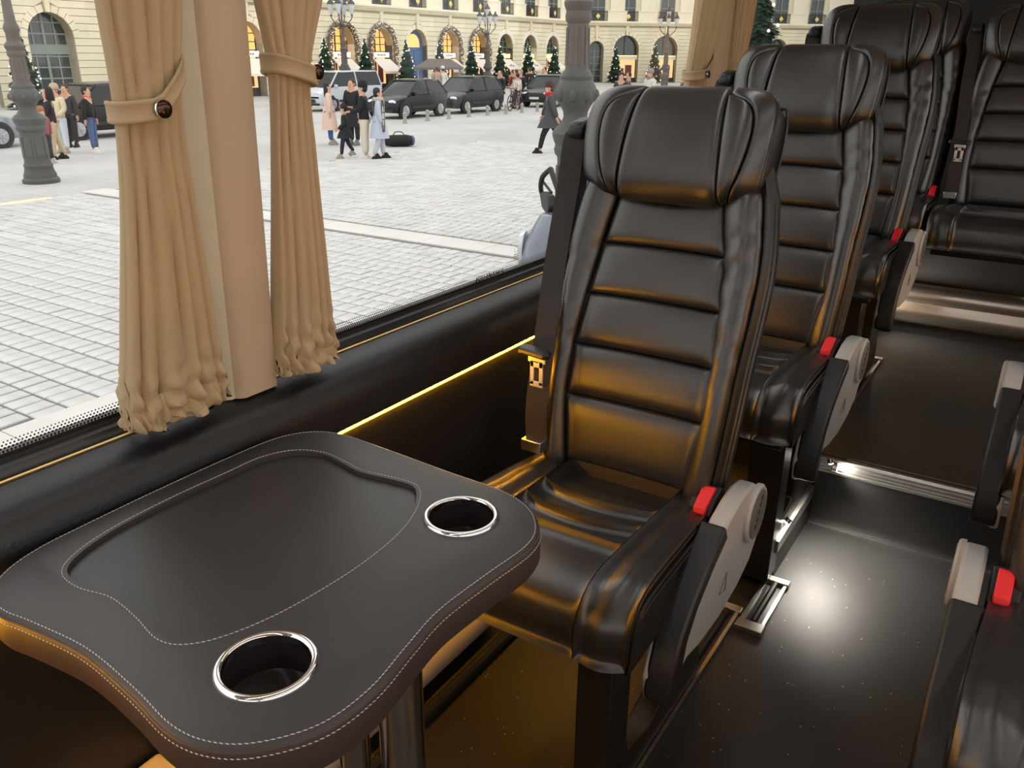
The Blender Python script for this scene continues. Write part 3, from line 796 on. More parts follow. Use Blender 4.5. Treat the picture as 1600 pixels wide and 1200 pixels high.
        part('belt_guide', MB().prism([(.350, 1.140), (.338, 1.160), (.348, 1.178), (.40, 1.186), (.43, 1.17), (.42, 1.135)], -.243, -.205, 'x'), BLKPLASTIC, bevel=.008)
        part('anchor_clip', MB().box(-.212, -.165, .13, .16, .535, .56), STEEL, belt, bevel=.002)
    return root
SX, SY = -.623, 1.2
seat1 = make_seat('black leather seat nearest the camera, beside the table, amber light on its back', (SX, SY, 0))
def seat_copy(src, label, loc, group=None):
    c = copy_tree(src); c.location = loc; c['label'] = label
    return c
seat2 = make_seat('black leather seat in the second row by the window', (SX+.025, SY+.79, .085), legdrop=.085)
seat3 = seat_copy(seat1, 'black leather seat in the third row by the window, on the raised floor', (SX+.017, SY+1.68, .224))
seat4 = seat_copy(seat1, 'black leather seat mostly hidden behind the third window seat', (SX+.013, SY+2.46, .430))
seat4.location.z = .275
seat5 = seat_copy(seat1, 'black leather seat in the back row with a hanging belt, at the right edge', (SX+.454, SY+2.42, .251))
for s in (seat4, seat5):   # back row stands on the seat box: no side leg frames
    for ch in list(s.children):
        if ch.name.split('.')[0] in ('leg_frame', 'front_leg', 'wall_bracket') or (s is seat4 and ch.name.split('.')[0] == 'armrest'):
            for g in list(ch.children):
                for g2 in list(g.children): bpy.data.objects.remove(g2)
                bpy.data.objects.remove(g)
            bpy.data.objects.remove(ch)
seat6 = make_seat('black leather aisle seat at the lower right corner, cut off by the frame', (.240, SY-.005, 0), mir=-1)
seat7 = make_seat('black leather aisle seat behind the lower right one, only its armrest showing', (.235, SY+.80, .085), mir=-1, legdrop=.085)

# floor rails for the seat legs
def rail(label, x, y0, y1, z):
    r = empty('seat_rail', (x, y0, z), label=label, cat='rail', group='seat floor rails')
    L = y1-y0
    MB().box(-.03, .03, 0, L, 0, .004).build('rail_base', BLKMETAL, r)
    for s in (-1, 1): MB().box(s*.026-.004, s*.026+.004, 0, L, .003, .012).build('rail_edge', ALU, r)
    MB().tube([(0, .03, .008), (0, L-.02, .008)], .008, 8).build('rail_core', BLKPLASTIC, r)
    MB().box(-.034, .034, -.012, .022, 0, .016).build('end_cap', STEEL, r, bevel=.002)
    MB().box(-.034, .034, L-.02, L+.004, 0, .016).build('end_cap', STEEL, r, bevel=.002)
rail('aluminium floor rail under the nearest window seat', -.484, .95, 1.775, 0)
rail('short aluminium floor rail with end cap under the second window seat', -.415, 1.715, 1.953, 0)
rail('aluminium floor rail under the third window seat on the raised floor', -.465, 2.62, 3.30, .217)

table2 = copy_tree(table); table2.location = (.322, .385, 0); table2.rotation_euler = (0, 0, PI)
setp(table2, 'second stitched leather table across the aisle, only its edge in the lower right corner', 'table')

# ------------------------------------------------------------------ small step and floor lamps
LAMPM = mat('white_led_lens', (1, 1, 1), .3, emit=(1, .93, .82), estr=60)
def step_lamp(label, loc, target, watts, cone, r=.009):
    t = empty('step_lamp', loc, label=label, cat='lamp', group='small white floor lamps')
    d = (Vector(target)-Vector(loc)).normalized()
    q = d.to_track_quat('-Z', 'Y').to_euler()
    MB().lathe([(r*1.5, .012), (r*1.5, .0), (r*1.1, -.002), (r, -.002)], 20, cap=True).build('housing', STEEL, t, rot=q)
    MB().lathe([(r, -.0022), (r*.8, -.004), (.0008, -.005)], 20).build('lens', LAMPM, t, rot=q)
    l = bpy.data.lights.new('lamp_light', 'SPOT'); l.energy = watts; l.color = (1, .92, .8); l.spot_size = math.radians(cone); l.spot_blend = 1.0; l.shadow_soft_size = .025
    lo = bpy.data.objects.new('lamp_light', l); COL.objects.link(lo); lo.parent = t
    lo.rotation_euler = q; lo.location = d*.008
    return t
step_lamp('small bright lamp at the left end of the first step edge', (-.372, 2.30, .205), (-.25, 2.325, .19), 4, 130)
step_lamp('small bright lamp under the second seat lighting the aisle floor', (-.37, 2.19, .27), (-.27, 2.13, 0), 15, 112, r=.006)
step_lamp('small bright lamp on the podium edge behind the nearest armrest', (-.428, 2.02, .150), (-.45, 2.0, .12), 1.0, 150, r=.006)
step_lamp('small bright lamp hidden at the left end of the rear step', (-.60, 3.64, .40), (.0, 3.70, .33), 10.0, 130)

# unseen fill light panels, added under the ceiling to brighten the dark interior
CEIL = mat('ceiling_fill_glow', (.9, .9, .9), .5, emit=(.93, .97, 1.0), estr=4.5)
for x, sd in ((-.52, 'window'), (.52, 'far')):
    c = empty('ceiling_fill', (x, 1.4, 1.94), label='long white fill light panel added out of view over the %s side seats' % sd, cat='lamp', group='added ceiling fill lights')
    MB().box(-.05, .05, -2.4, .92, -.012, 0).build('housing', BLKPLASTIC, c)
    MB().box(-.04, .04, -2.38, .90, -.018, -.012).build('fill_panel', CEIL, c)

# ------------------------------------------------------------------ the square outside
GZ = -1.08
def ground_mat():
    m = bpy.data.materials.new('cobble_ground'); m.use_nodes = True
    nt = m.node_tree; b = nt.nodes['Principled BSDF']
    tc = nt.nodes.new('ShaderNodeTexCoord')
    br = nt.nodes.new('ShaderNodeTexBrick'); br.inputs['Scale'].default_value = 1
    br.offset = .5; br.inputs['Brick Width'].default_value = .16; br.inputs['Row Height'].default_value = .24; br.inputs['Mortar Size'].default_value = .007
    br.inputs['Color1'].default_value = (.49, .49, .483, 1); br.inputs['Color2'].default_value = (.53, .53, .522, 1); br.inputs['Mortar'].default_value = (.40, .40, .39, 1)
    n = nt.nodes.new('ShaderNodeTexNoise'); n.inputs['Scale'].default_value = .35; n.inputs['Detail'].default_value = 6
    mr = nt.nodes.new('ShaderNodeMapRange'); mr.inputs[1].default_value = .3; mr.inputs[2].default_value = .7; mr.inputs[3].default_value = .84; mr.inputs[4].default_value = 1.1
    sc_ = nt.nodes.new('ShaderNodeVectorMath'); sc_.operation = 'SCALE'
    nt.links.new(tc.outputs['Object'], br.inputs['Vector']); nt.links.new(tc.outputs['Object'], n.inputs['Vector'])
    nt.links.new(n.outputs['Fac'], mr.inputs[0]); nt.links.new(br.outputs['Color'], sc_.inputs[0]); nt.links.new(mr.outputs[0], sc_.inputs['Scale'])
    nt.links.new(sc_.outputs[0], b.inputs['Base Color']); b.inputs['Roughness'].default_value = .75
    return m
STONE = mat('paving_granite', (.54, .54, .535), .75, var=.13, vscale=3.2, bump=.3, bscale=60, bdist=.004)
SLAB = mat('smooth_slab', (.62, .615, .59), .7, var=.06, vscale=2)
JOINT = mat('joint_sand', (.17, .168, .16), .9)
gnd = S(MB().box(-160, 120, -100, 180, GZ-.06, GZ-.001).build('plaza_pavement', ground_mat(), smooth=False))
bed = MB().box(-15.0, -3.4, 1.2, 21.35, GZ-.03, GZ+.004); bed.build('joint_bed', JOINT, gnd)
def smesh(lx, ly):
    b = MB(); e = .008; h = .024
    b.ring([[(-lx/2, -ly/2, 0), (lx/2, -ly/2, 0), (lx/2, ly/2, 0), (-lx/2, ly/2, 0)], [(-lx/2, -ly/2, h-.006), (lx/2, -ly/2, h-.006), (lx/2, ly/2, h-.006), (-lx/2, ly/2, h-.006)], [(-lx/2+e, -ly/2+e, h), (lx/2-e, -ly/2+e, h), (lx/2-e, ly/2-e, h), (-lx/2+e, ly/2-e, h)]], cap=False)
    b.f.append((8, 9, 10, 11)); return b
CW, CL = .24, .165
sA = smesh(CL-.017, CW-.022); sme = [mkmesh('paving_stone', sA.v, sA.f, STONE, False), mkmesh('paving_stone', [(p[0]*.9, p[1], p[2]) for p in sA.v], sA.f, STONE, False)]
inv = Matrix((r2, d2, fw))
def project(p):
    c = inv @ (Vector(p)-Vector((0, 0, CAMZ)))
    return (800+F_PX*c.x/c.z, 600+F_PX*c.y/c.z, c.z) if c.z > 0 else (-1, -1, -1)
stones = []
rnd = random.Random(4)
ny = int(20.2/CW); nx = int(11.8/CL)
for j in range(ny):
    y = 1.2+CW*(j+.5)
    if 8.74 < y < 9.30: continue
    sh = rnd.uniform(0, CL)
    for i in range(nx):
        x = -15.0+CL*(i+.5)+sh
        if (-5.66 < x < -5.22 and y < 4.75) or x > -3.4: continue
        u, v, d = project((x, y, GZ))
        vis = d > 0 and ((-30 < u < 180 and v < 720-.34*u) or (515 < u < 900 and v < 722-.36*u))
        stones.append((d if vis else 1e6, x, y))
stones.sort()
rest = MB()
for k, (d, x, y) in enumerate(stones):
    dz, rz = rnd.uniform(-.003, .003), rnd.uniform(-.02, .02)
    if k < 300:
        o = obj('paving_stone', sme[k % 2 if rnd.random() < .3 else 0], gnd, (x, y, GZ+dz), (rnd.uniform(-.008, .008), rnd.uniform(-.008, .008), rz))
    else:
        c, s = math.cos(rz), math.sin(rz); q = 1 if rnd.random() < .8 else .92
        rest.add([(x+(p[0]*c-p[1]*s)*q, y+p[0]*s+p[1]*c, GZ+dz+p[2]) for p in sA.v], sA.f)
setp(rest.build('paving_stones', STONE, gnd, smooth=False), kind='stuff')
for k in range(12):
    L = 1.2; MB().box(-15.2+k*1.0+.004, -14.2+k*1.0-.004, 8.77, 9.28, GZ, GZ+.021).build('slab', SLAB, gnd)
for k in range(3): MB().box(-5.64, -5.24, 1.2+k*1.2+.004, 2.4+k*1.2-.004, GZ, GZ+.0225).build('slab', SLAB, gnd)

# --- facades
LIME = mat('limestone', 'ebe1c6', .85, var=.10, vscale=.7, bump=.2, bscale=8, bdist=.02)
LIME2 = mat('limestone_light', 'efe6cf', .85, var=.08, vscale=.9)
GAP = mat('limestone_joint', 'b0a486', .9)
FRAMEW = mat('window_frame_grey', '8d978f', .6)
FRAMED = mat('dark_bronze', '3a352e', .5)
PANEDARK = mat('dark_pane', (.05, .06, .065), .08, spec=.8)
PANELIT = mat('lit_pane', (.5, .25, .08), .2, emit=(1, .50, .14), estr=1.0, var=0)
SHOPLIT = mat('shop_glow', (.5, .35, .2), .3, emit=(1, .62, .28), estr=.75)
SHOPRED = mat('shop_panel', '7a3320', .4)
AWN = mat('awning_canvas', 'f0e6da', .8)
SIGNW = mat('lit_sign', (.9, .88, .8), .5, emit=(1, .95, .85), estr=.55)
SIGNY = mat('yellow_lit_sign', (.9, .9, .4), .5, emit=(1, .95, .35), estr=.8)
BLUE = mat('blue_door_paint', '4f6c9a', .5)
IRON = mat('wrought_iron', (.03, .03, .032), .5)
GILT = mat('gilt', (.85, .68, .18), .35, metal=.3)
LETTER = mat('dark_letter', (.05, .05, .06), .6)
D = 4.06; AW = 1.17; ZS = 2.06; ZC = 4.28
def arch_half(z, a=AW, zs=ZS):
    if z <= zs: return a
    d = z-zs
    return math.sqrt(max(0, a*a-d*d)) if d < a else 0
def spandrel(a, pw, zs, ztop, depth=.75):
    """wall bay above and around an arch, x in [-pw/2, pw/2], outer face y=0, outward = -y"""
    b = MB(); N = 20
    P = [(-a*math.cos(PI*k/N), zs+a*math.sin(PI*k/N)) for k in range(N+1)]
    Q = []
    for k in range(N+1):
        an = PI*k/N
        if k <= N//4: Q.append((-pw/2, lerp(zs, ztop, k/(N/4))))
        elif k >= N-N//4: Q.append((pw/2, lerp(zs, ztop, (N-k)/(N/4))))
        else: Q.append((lerp(-pw/2, pw/2, (k-N/4)/(N/2)), ztop))
    v = [(x, .05, z) for x, z in P]+[(x, .05, z) for x, z in Q]+[(x, depth, z) for x, z in P]
    f = []
    for k in range(N):
        f.append((k, k+1, N+1+k+1, N+1+k)); f.append((k, 2*N+2+k, 2*N+2+k+1, k+1))
    b.add(v, f)
    return b
def rustic(a, pw, zs, ztop, h=.345):
    """horizontal stone bands beside and above the arch, joints recessed"""
    b = MB(); z = zs
    g = .03
    while z+h <= ztop+.01:
        z0, z1 = z+g/2, z+h-g/2
        rad = a+.34
        for s in (-1, 1):
            def inner(q):
                d = q-zs
                return math.sqrt(max(0, rad*rad-d*d)) if d < rad else 0
            i0, i1 = inner(z0), inner(z1)
            poly = [(s*pw/2, z0), (s*i0, z0), (s*i1, z1), (s*pw/2, z1)]
            b.prism(poly, -.0, .055, 'y')
        z += h
    # voussoirs
    N = 11
    for k in range(N):
        a0, a1 = PI*(k+.04)/N, PI*(k+.96)/N
        r1 = a+.33 if k != N//2 else a+.62
        poly = [(-a*math.cos(a0), zs+a*math.sin(a0)), (-r1*math.cos(a0), zs+r1*math.sin(a0)), (-r1*math.cos(a1), zs+r1*math.sin(a1)), (-a*math.cos(a1), zs+a*math.sin(a1))]
        if k == N//2: poly = [(-.10, zs+a-.02), (-.17, ztop-.02), (.17, ztop-.02), (.10, zs+a-.02)]
        b.prism(poly, -.02 if k != N//2 else -.12, .055, 'y')
    return b
mesh_cache = {}
def cached(key, fn):
    if key not in mesh_cache: mesh_cache[key] = fn()
    return mesh_cache[key]
def arch_plate(a, zs, z0, y, inset=0):
    N = 20
    return [(-a+inset, z0), (a-inset, z0)]+[((a-inset)*math.cos(PI*k/N), zs+(a-inset)*math.sin(PI*k/N)) for k in range(N+1)]
def window_muntins(a, zs, z0, z1, y, cols, rowh, bar=.03):
    b = MB()
    for i in range(cols+1):
        x = -a+.03+(2*a-.06)*i/cols
        zt = zs+math.sqrt(max(0, a*a-x*x)) if True else z1
        zt = min(zt, z1); wd = bar*(2 if i == cols//2 else 1)
        if zt > z0: b.box(x-wd/2, x+wd/2, y-.05, y, z0, zt)
    z = z0
    while z < z1:
        hx = arch_half(z, a, zs) if z > zs else a
        b.box(-hx, hx, y-.05, y, z-bar/2, z+bar/2); z += rowh
    return b
def bay(root, s, kind, a=AW, pw=D, word=None):
    key = (a, pw)
    obj('spandrel', cached(('sp',)+key, lambda: spandrel(a, pw, ZS, ZC).mesh('spandrel', GAP)), root, (s, 0, 0))
    setp(obj('rusticated_stones', cached(('ru',)+key, lambda: rustic(a, pw, ZS, ZC).mesh('rusticated_stones', LIME, False)), root, (s, 0, 0)), kind='stuff')
    jd = .72
    # jambs and reveal
    obj('jamb', cached(('ja',)+key, lambda: MB().box(-a-.01, -a+.0, .05, jd+.05, GZ, ZS).box(a, a+.01, .05, jd+.05, GZ, ZS).mesh('jamb', LIME2)), root, (s, 0, 0))
    zsill = 1.62 if kind != 'big' else 1.1
    if kind == 'bigleft':
        win = obj('window', cached('bl', lambda: window_muntins(a, ZS, -.35, ZS+a, jd, 4, .52, .07).mesh('window', FRAMEW)), root, (s, 0, 0))
        for ci in range(4):
            x0, x1 = -a+.03+(2*a-.06)*ci/4+.02, -a+.03+(2*a-.06)*(ci+1)/4-.02
            for ri in range(7):
                z0, z1 = -.35+.52*ri+.02, -.35+.52*(ri+1)-.02
                def mk(x0=x0, x1=x1, z0=z0, z1=z1):
                    top_ = lambda x: min(z1, ZS+math.sqrt(max(0, a*a-x*x)))
                    t0, t1 = max(top_(x0), z0+.005), max(top_(x1), z0+.005)
                    return MB().prism([(x0, z0), (x1, z0), (x1, t1), (x0, t0)], jd-.01, jd+.02, 'y').mesh('pane', PANEDARK, False)
                if ZS+math.sqrt(max(0, a*a-min(abs(x0), abs(x1))**2)) > z0+.05: obj('pane', cached(('blp', ci, ri), mk), win)
        obj('back_board', cached('blbb', lambda: MB().prism(arch_plate(a, ZS, -.35, 0), jd+.02, jd+.05, 'y').mesh('back_board', LETTER)), win)
        obj('transom', cached('blt', lambda: MB().box(-a, a, jd-.10, jd+.02, 1.30, 1.72).mesh('transom', FRAMEW)), win)
        obj('stone_base', cached('blb', lambda: MB().box(-a, a, jd-.30, jd+.02, GZ, -.35).mesh('stone_base', LIME)), root, (s, 0, 0))
        return
    if kind == 'door':
        dr = obj('door', cached('dr', lambda: MB().box(-a, a, .45, .52, GZ, 1.95).mesh('door', BLUE)), root, (s, 0, 0))
        for x0, x1 in ((-a+.12, -.06), (.06, a-.12)):
            for z0, z1 in ((-.95, .35), (.50, 1.75)):
                MB().box(x0, x1, .40, .452, z0, z1).build('door_panel', BLUE, dr, bevel=.03)
        MB().prism(arch_plate(a, ZS, 1.95, 0), .47, .52, 'y').build('tympanum', BLUE, dr)
        lt = MB().prism(arch_plate(a*.62, ZS+.1, 1.95, 0), .42, .47, 'y').build('lit_fanlight', PANELIT, dr)
        return
    lit = kind in ('lit', 'bigshop')
    if kind == 'bigshop':
        zf = 1.55
        win = obj('window', cached('bs', lambda: window_muntins(a, ZS, zf, ZS+a, jd, 2, 2.5, .05).mesh('window', FRAMED)), root, (s, 0, 0))
        obj('pane', cached('bsp', lambda: MB().prism(arch_plate(a, ZS, zf, 0), jd, jd+.04, 'y').mesh('pane', PANEDARK)), win)
        sg = obj('shop_sign', cached('bss', lambda: MB().box(-a, a, .35, .42, zf-.42, zf-.05).mesh('shop_sign', LIME2)), root, (s, 0, 0))
        obj('sign_light', cached('bsl', lambda: MB().box(-a+.05, a-.05, .30, .34, zf-.10, zf-.03).mesh('sign_light', SIGNY)), sg)
        sh_ = obj('shop_window', cached('bsw', lambda: MB().box(-a, a, jd, jd+.04, GZ+.3, zf-.42).mesh('shop_window', SHOPLIT)), root, (s, 0, 0))
        obj('mullion', cached('bsm', lambda: MB().box(-a, -a+.08, jd-.06, jd, GZ, zf-.42).box(a-.08, a, jd-.06, jd, GZ, zf-.42).box(-.5, -.44, jd-.06, jd, GZ, zf-.42).box(-a, a, jd-.06, jd, GZ, GZ+.45).mesh('mullion', FRAMED)), sh_)
        obj('display', cached('bsd', lambda: MB().box(.2, .9, jd-.04, jd, -.5, .6).box(-.35, .05, jd-.04, jd, -.5, .3).mesh('display', SHOPRED)), sh_)
        return
    win = obj('window', cached(('w', lit), lambda: window_muntins(a, ZS, zsill, ZS+a, jd, 4, .48, .05).mesh('window', FRAMED if lit else FRAMEW)), root, (s, 0, 0))
    obj('pane', cached(('p', lit), lambda: MB().prism(arch_plate(a, ZS, zsill, 0), jd, jd+.04, 'y').mesh('pane', PANELIT if lit else PANEDARK)), win)
    sg = obj('shop_sign', cached(('sg', kind), lambda: MB().box(-.85, .85, .10, .22, 1.22, 1.56).mesh('shop_sign', SIGNW if lit else SIGNY)), root, (s, 0, 0))
    if lit: obj('sign_mark', cached('sgm', lambda: MB().box(-.42, -.30, .09, .098, 1.33, 1.44).box(-.22, -.12, .09, .098, 1.33, 1.44).box(-.05, .08, .09, .098, 1.33, 1.44).box(.15, .24, .09, .098, 1.33, 1.44).box(.31, .42, .09, .098, 1.33, 1.44).mesh('sign_mark', LETTER, False)), sg)
    # awning: sloping canvas with a short valance and end frames
    aw = MB(); x = .92
    aw.add([(-x, .10, 1.12), (x, .10, 1.12), (x, -1.05, .30), (-x, -1.05, .30), (-x, -1.05, .14), (x, -1.05, .14), (-x, .10, 1.08), (x, .10, 1.08), (x, -1.02, .28), (-x, -1.02, .28), (-x, -1.02, .14), (x, -1.02, .14)],
           [(0, 1, 2, 3), (3, 2, 5, 4), (6, 9, 8, 7), (9, 10, 11, 8), (0, 3, 9, 6), (3, 4, 10, 9), (1, 7, 8, 2), (2, 8, 11, 5), (0, 6, 7, 1), (4, 5, 11, 10)])
    ao = obj('awning', cached('aw', lambda: aw.mesh('awning', AWN, False)), root, (s, 0, 0))
    if not lit: obj('awning_mark', cached('awm', lambda: MB().lathe([(.10, 0), (.10, .01)], 10, (0, 0, .12)).box(-.4, .4, -.16, -.06, .115, .125).mesh('awning_mark', mat('pale_blue_print', '9fb0c4', .8))), ao, (0, -.52, .57), (.62, 0, 0))
    sh_ = obj('shop_window', cached(('sw', lit), lambda: MB().box(-a, a, jd, jd+.04, GZ+.3, 1.62).mesh('shop_window', SHOPLIT if lit else SHOPLIT)), root, (s, 0, 0))
    obj('mullion', cached('swm', lambda: MB().box(-a, -a+.1, jd-.06, jd, GZ, 1.62).box(a-.1, a, jd-.06, jd, GZ, 1.62).box(-.06, .06, jd-.06, jd, GZ, 1.62).box(-a, a, jd-.06, jd, GZ, GZ+.5).mesh('mullion', FRAMED)), sh_)
    obj('display', cached('swd', lambda: MB().box(-.95, -.15, jd-.05, jd, -.5, 1.1).box(.25, .75, jd-.05, jd, -.5, 1.1).mesh('display', SHOPRED)), sh_)
def hood(root, s, word):
    b = MB(); N = 16; r0, r1 = AW-.05, AW+.32
    P = [[(-r*math.cos(PI*(.08+.84*k/N)), y, ZS+r*math.sin(PI*(.08+.84*k/N))) for k in range(N+1)] for r, y in ((r0, -.05), (r1, -.05), (r1, .06), (r0, .06))]
    b.ring([[P[q][k] for q in range(4)] for k in range(N+1)])
    h = b.build('arched_hood', AWN, root, (s, 0, 0))
def piers(root, s0, w_, n=None):
    h = .345
    nn = int((ZS-GZ)/h)
    me = cached(('pier', round(w_, 2)), lambda: MB().box(-w_/2, w_/2, 0, .06, .015, h-.015).mesh('stone_course', LIME, False))
    bk_ = cached(('pierb', round(w_, 2)), lambda: MB().box(-w_/2, w_/2, .05, .8, GZ, ZS).mesh('pier_core', GAP, False))
    obj('pier_core', bk_, root, (s0, 0, 0))
    for k in range(nn+1):
        obj('stone_course', me, root, (s0, 0, ZS-h*(k+1)))
def upper(root, s0, s1, bays, pw):
    b = MB(); b.box(s0, s1, -.10, .8, ZC, ZC+.12).box(s0, s1, -.28, .8, ZC+.12, ZC+.24).box(s0, s1, -.45, .8, ZC+.24, ZC+.36).box(s0, s1, -.20, .8, ZC+.36, ZC+.42)
    b.build('cornice', LIME2, root, smooth=False)
    MB().box(s0, s1, .12, .8, ZC+.42, 15).build('upper_wall', LIME, root, smooth=False)
    for s in bays:
        wn = obj('window', cached(('uw',), lambda: MB().box(-.78, -.70, .02, .10, ZC+.5, 8.2).box(.70, .78, .02, .10, ZC+.5, 8.2).box(-.04, .04, .02, .10, ZC+.5, 8.2).box(-.78, .78, .02, .10, 5.9, 5.96).box(-.78, .78, .02, .10, 7, 7.06).mesh('window', FRAMEW)), root, (s, 0, 0))
        obj('pane', cached('uwp', lambda: MB().box(-.78, .78, .09, .115, ZC+.45, 8.2).mesh('pane', PANEDARK)), wn)
        def rail_mesh():
            r = MB(); x = -.95
            while x < .96: r.tube([(x, -.12, ZC+.42), (x, -.12, ZC+1.32)], .016, 5); x += .135
            for z in (ZC+.50, ZC+1.26, ZC+1.34): r.box(-.98, .98, -.14, -.10, z-.018, z+.018)
            for q in (-.6, -.3, .3, .6): r.tube([(q+.11*math.cos(2*PI*k/10), -.12, ZC+.88+.16*math.sin(2*PI*k/10)) for k in range(10)], .014, 4, closed=True)
            return r.mesh('balcony_rail', IRON)
        br = obj('balcony_rail', cached('br', rail_mesh), root, (s, 0, 0))
        obj('gilt_sun', cached('gs', lambda: MB().lathe([(.02, -.03), (.17, -.02), (.20, .0), (.17, .02), (.02, .03)], 12, (0, -.16, ZC+.85), 'y').prism([(-.3, ZC+.85), (0, ZC+.80), (.3, ZC+.85), (0, ZC+.90)], -.17, -.15, 'y').prism([(0, ZC+.5), (.05, ZC+.85), (0, ZC+1.2), (-.05, ZC+.85)], -.17, -.15, 'y').mesh('gilt_sun', GILT)), br)
        pd = cached(('ped', round(pw, 2)), lambda: MB().box(-(pw-2.1)/2, (pw-2.1)/2, -.16, .2, ZC+.42, ZC+1.30).box(-(pw-2.1)/2-.04, (pw-2.1)/2+.04, -.2, .2, ZC+1.30, ZC+1.38).box(-(pw-2.6)/2, (pw-2.6)/2, -.10, .2, ZC+1.38, 12).mesh('pilaster', LIME2, False))
        obj('pilaster', pd, root, (s+pw/2, 0, 0))
# main facade parallel to the bus, bay 0 at y = 49.1
MY = 49.15
main = empty('building', (-43, MY, 0), PI/2, label='long cream stone facade with arched shop fronts behind the parked cars', cat='building', group='stone facades around the square')
kinds = {-7: 'bigleft', -6: 'bigleft', -5: 'bigleft', -4: 'bigleft', -3: 'lit', -2: 'lit', -1: 'lit', 0: 'lit', 1: 'door', 2: 'lit', 3: 'lit', 4: 'cool', 5: 'cool', 6: 'cool', 7: 'cool'}
for n_, kd in kinds.items():
    bay(main, n_*D, kd)
    piers(main, (n_+.5)*D, D-2*AW)
piers(main, -7.5*D, D-2*AW)
for n_ in (4, 5, 6): hood(main, n_*D, 'x')
upper(main, -7.5*D-6, 7.5*D, [n_*D for n_ in range(-7, 8)], D)
# chamfered corner facade
ch = empty('building', (-43, MY+7.5*D, 0), PI/4, label='angled corner facade with two wide arches beyond the near lamp post', cat='building', group='stone facades around the square')
CB = [(1.35, .80, 2.6, 'cool'), (4.55, 1.35, 3.8, 'bigshop'), (8.75, 1.35, 4.6, 'bigshop'), (13.1, 1.17, 4.1, 'bigshop'), (17.2, 1.17, 4.1, 'bigshop'), (21.3, 1.17, 4.1, 'bigshop'), (25.4, 1.17, 4.1, 'bigshop')]
for s, a, pw, kd in CB:
    if kd == 'cool': 
        obj('spandrel', spandrel(a, pw, ZS, ZC).mesh('spandrel', GAP), ch, (s, 0, 0)); setp(obj('rusticated_stones', rustic(a, pw, ZS, ZC).mesh('rusticated_stones', LIME, False), ch, (s, 0, 0)), kind='stuff')
        wn = obj('window', window_muntins(a, ZS, GZ, ZS+a, .72, 2, .6, .05).mesh('window', FRAMEW), ch, (s, 0, 0)); MB().prism(arch_plate(a, ZS, GZ, 0), .72, .76, 'y').build('pane', PANEDARK, wn)
    else:
        mesh_cache_keep = dict(mesh_cache)
        if a > 1.2:
            for q in ('bs', 'bsp', 'bss', 'bsl', 'bsw', 'bsm'): mesh_cache.pop(q, None)
        bay(ch, s, kd, a, pw)
        if a > 1.2:
            for q in ('bs', 'bsp', 'bss', 'bsl', 'bsw', 'bsm'): mesh_cache.pop(q, None)
edges = []
for (s, a, pw, _), nx_ in zip(CB, CB[1:]+[(29.5, 1.17, 4.1, '')]):
    e0, e1 = s+a, nx_[0]-nx_[1]; piers(ch, (e0+e1)/2, e1-e0)
piers(ch, .2, .7)
MB().box(27.45, 60, 0, .8, GZ, ZC).build('end_wall', LIME, ch, smooth=False)
upper(ch, -.3, 60, [c[0] for c in CB], 4.1)

# --- glitter garlands framing the lit arches
GARL = mat('frosted_garland', '9b8b78', .6, var=.35, vscale=9, bump=.5, bscale=14, bdist=.05)
TWINK = mat('fairy_light', (1, .95, .8), .3, emit=(1, .93, .75), estr=1.4)
def garland_mesh():
    b = MB(); r_ = random.Random(9); R0 = AW+.18
    path = [(-R0, GZ+.05+k*.35) for k in range(9)]+[(-R0*math.cos(PI*k/18), ZS+R0*math.sin(PI*k/18)) for k in range(19)]+[(R0, ZS-k*.35) for k in range(1, 10)]
    pts = [Vector((x, -.12, max(z, GZ+.05))) for x, z in path]
    for i in range(len(pts)-1):
        for k in range(52):
            p = pts[i].lerp(pts[i+1], r_.random())
            a = r_.uniform(0, 2*PI); rr = .25*math.sqrt(r_.random())
            c = p+Vector((rr*math.cos(a), rr*math.sin(a)*.6, r_.uniform(-.1, .1)))
            d = Vector((r_.gauss(0, 1), r_.gauss(0, 1), r_.gauss(0, 1))).normalized()*r_.uniform(.08, .15)
            e = d.cross(Vector((r_.gauss(0, 1), r_.gauss(0, 1), r_.gauss(0, 1)))).normalized()*.045
            b.add([c-d, c+e, c+d, c-e], [(0, 1, 2, 3)])
    return b.mesh('leaf_garland', GARL, False), [tuple(p) for p in pts]
gm, gpts = garland_mesh()
gl = MB(); r_ = random.Random(2)
for p in gpts:
    for k in range(3): gl.ell((p[0]+r_.uniform(-.2, .2), p[1]-.14, p[2]+r_.uniform(-.15, .15)), (.022, .022, .022), 6, 4)
glm = gl.mesh('garland_lights', TWINK)
for n_, lb in ((-1, 'frosted garland around the lit arch nearest the second curtain'), (0, 'frosted garland around the lit arch left of the blue door'), (2, 'frosted garland around the lit arch right of the blue door'), (3, 'frosted garland around the lit arch behind the far triple street lamp')):
    e = empty('arch_garland', (-43, MY+n_*D, 0), PI/2, label=lb, cat='garland', group='arch garlands')
    setp(obj('leaves', gm, e), kind='stuff'); setp(obj('fairy_lights', glm, e), kind='stuff')

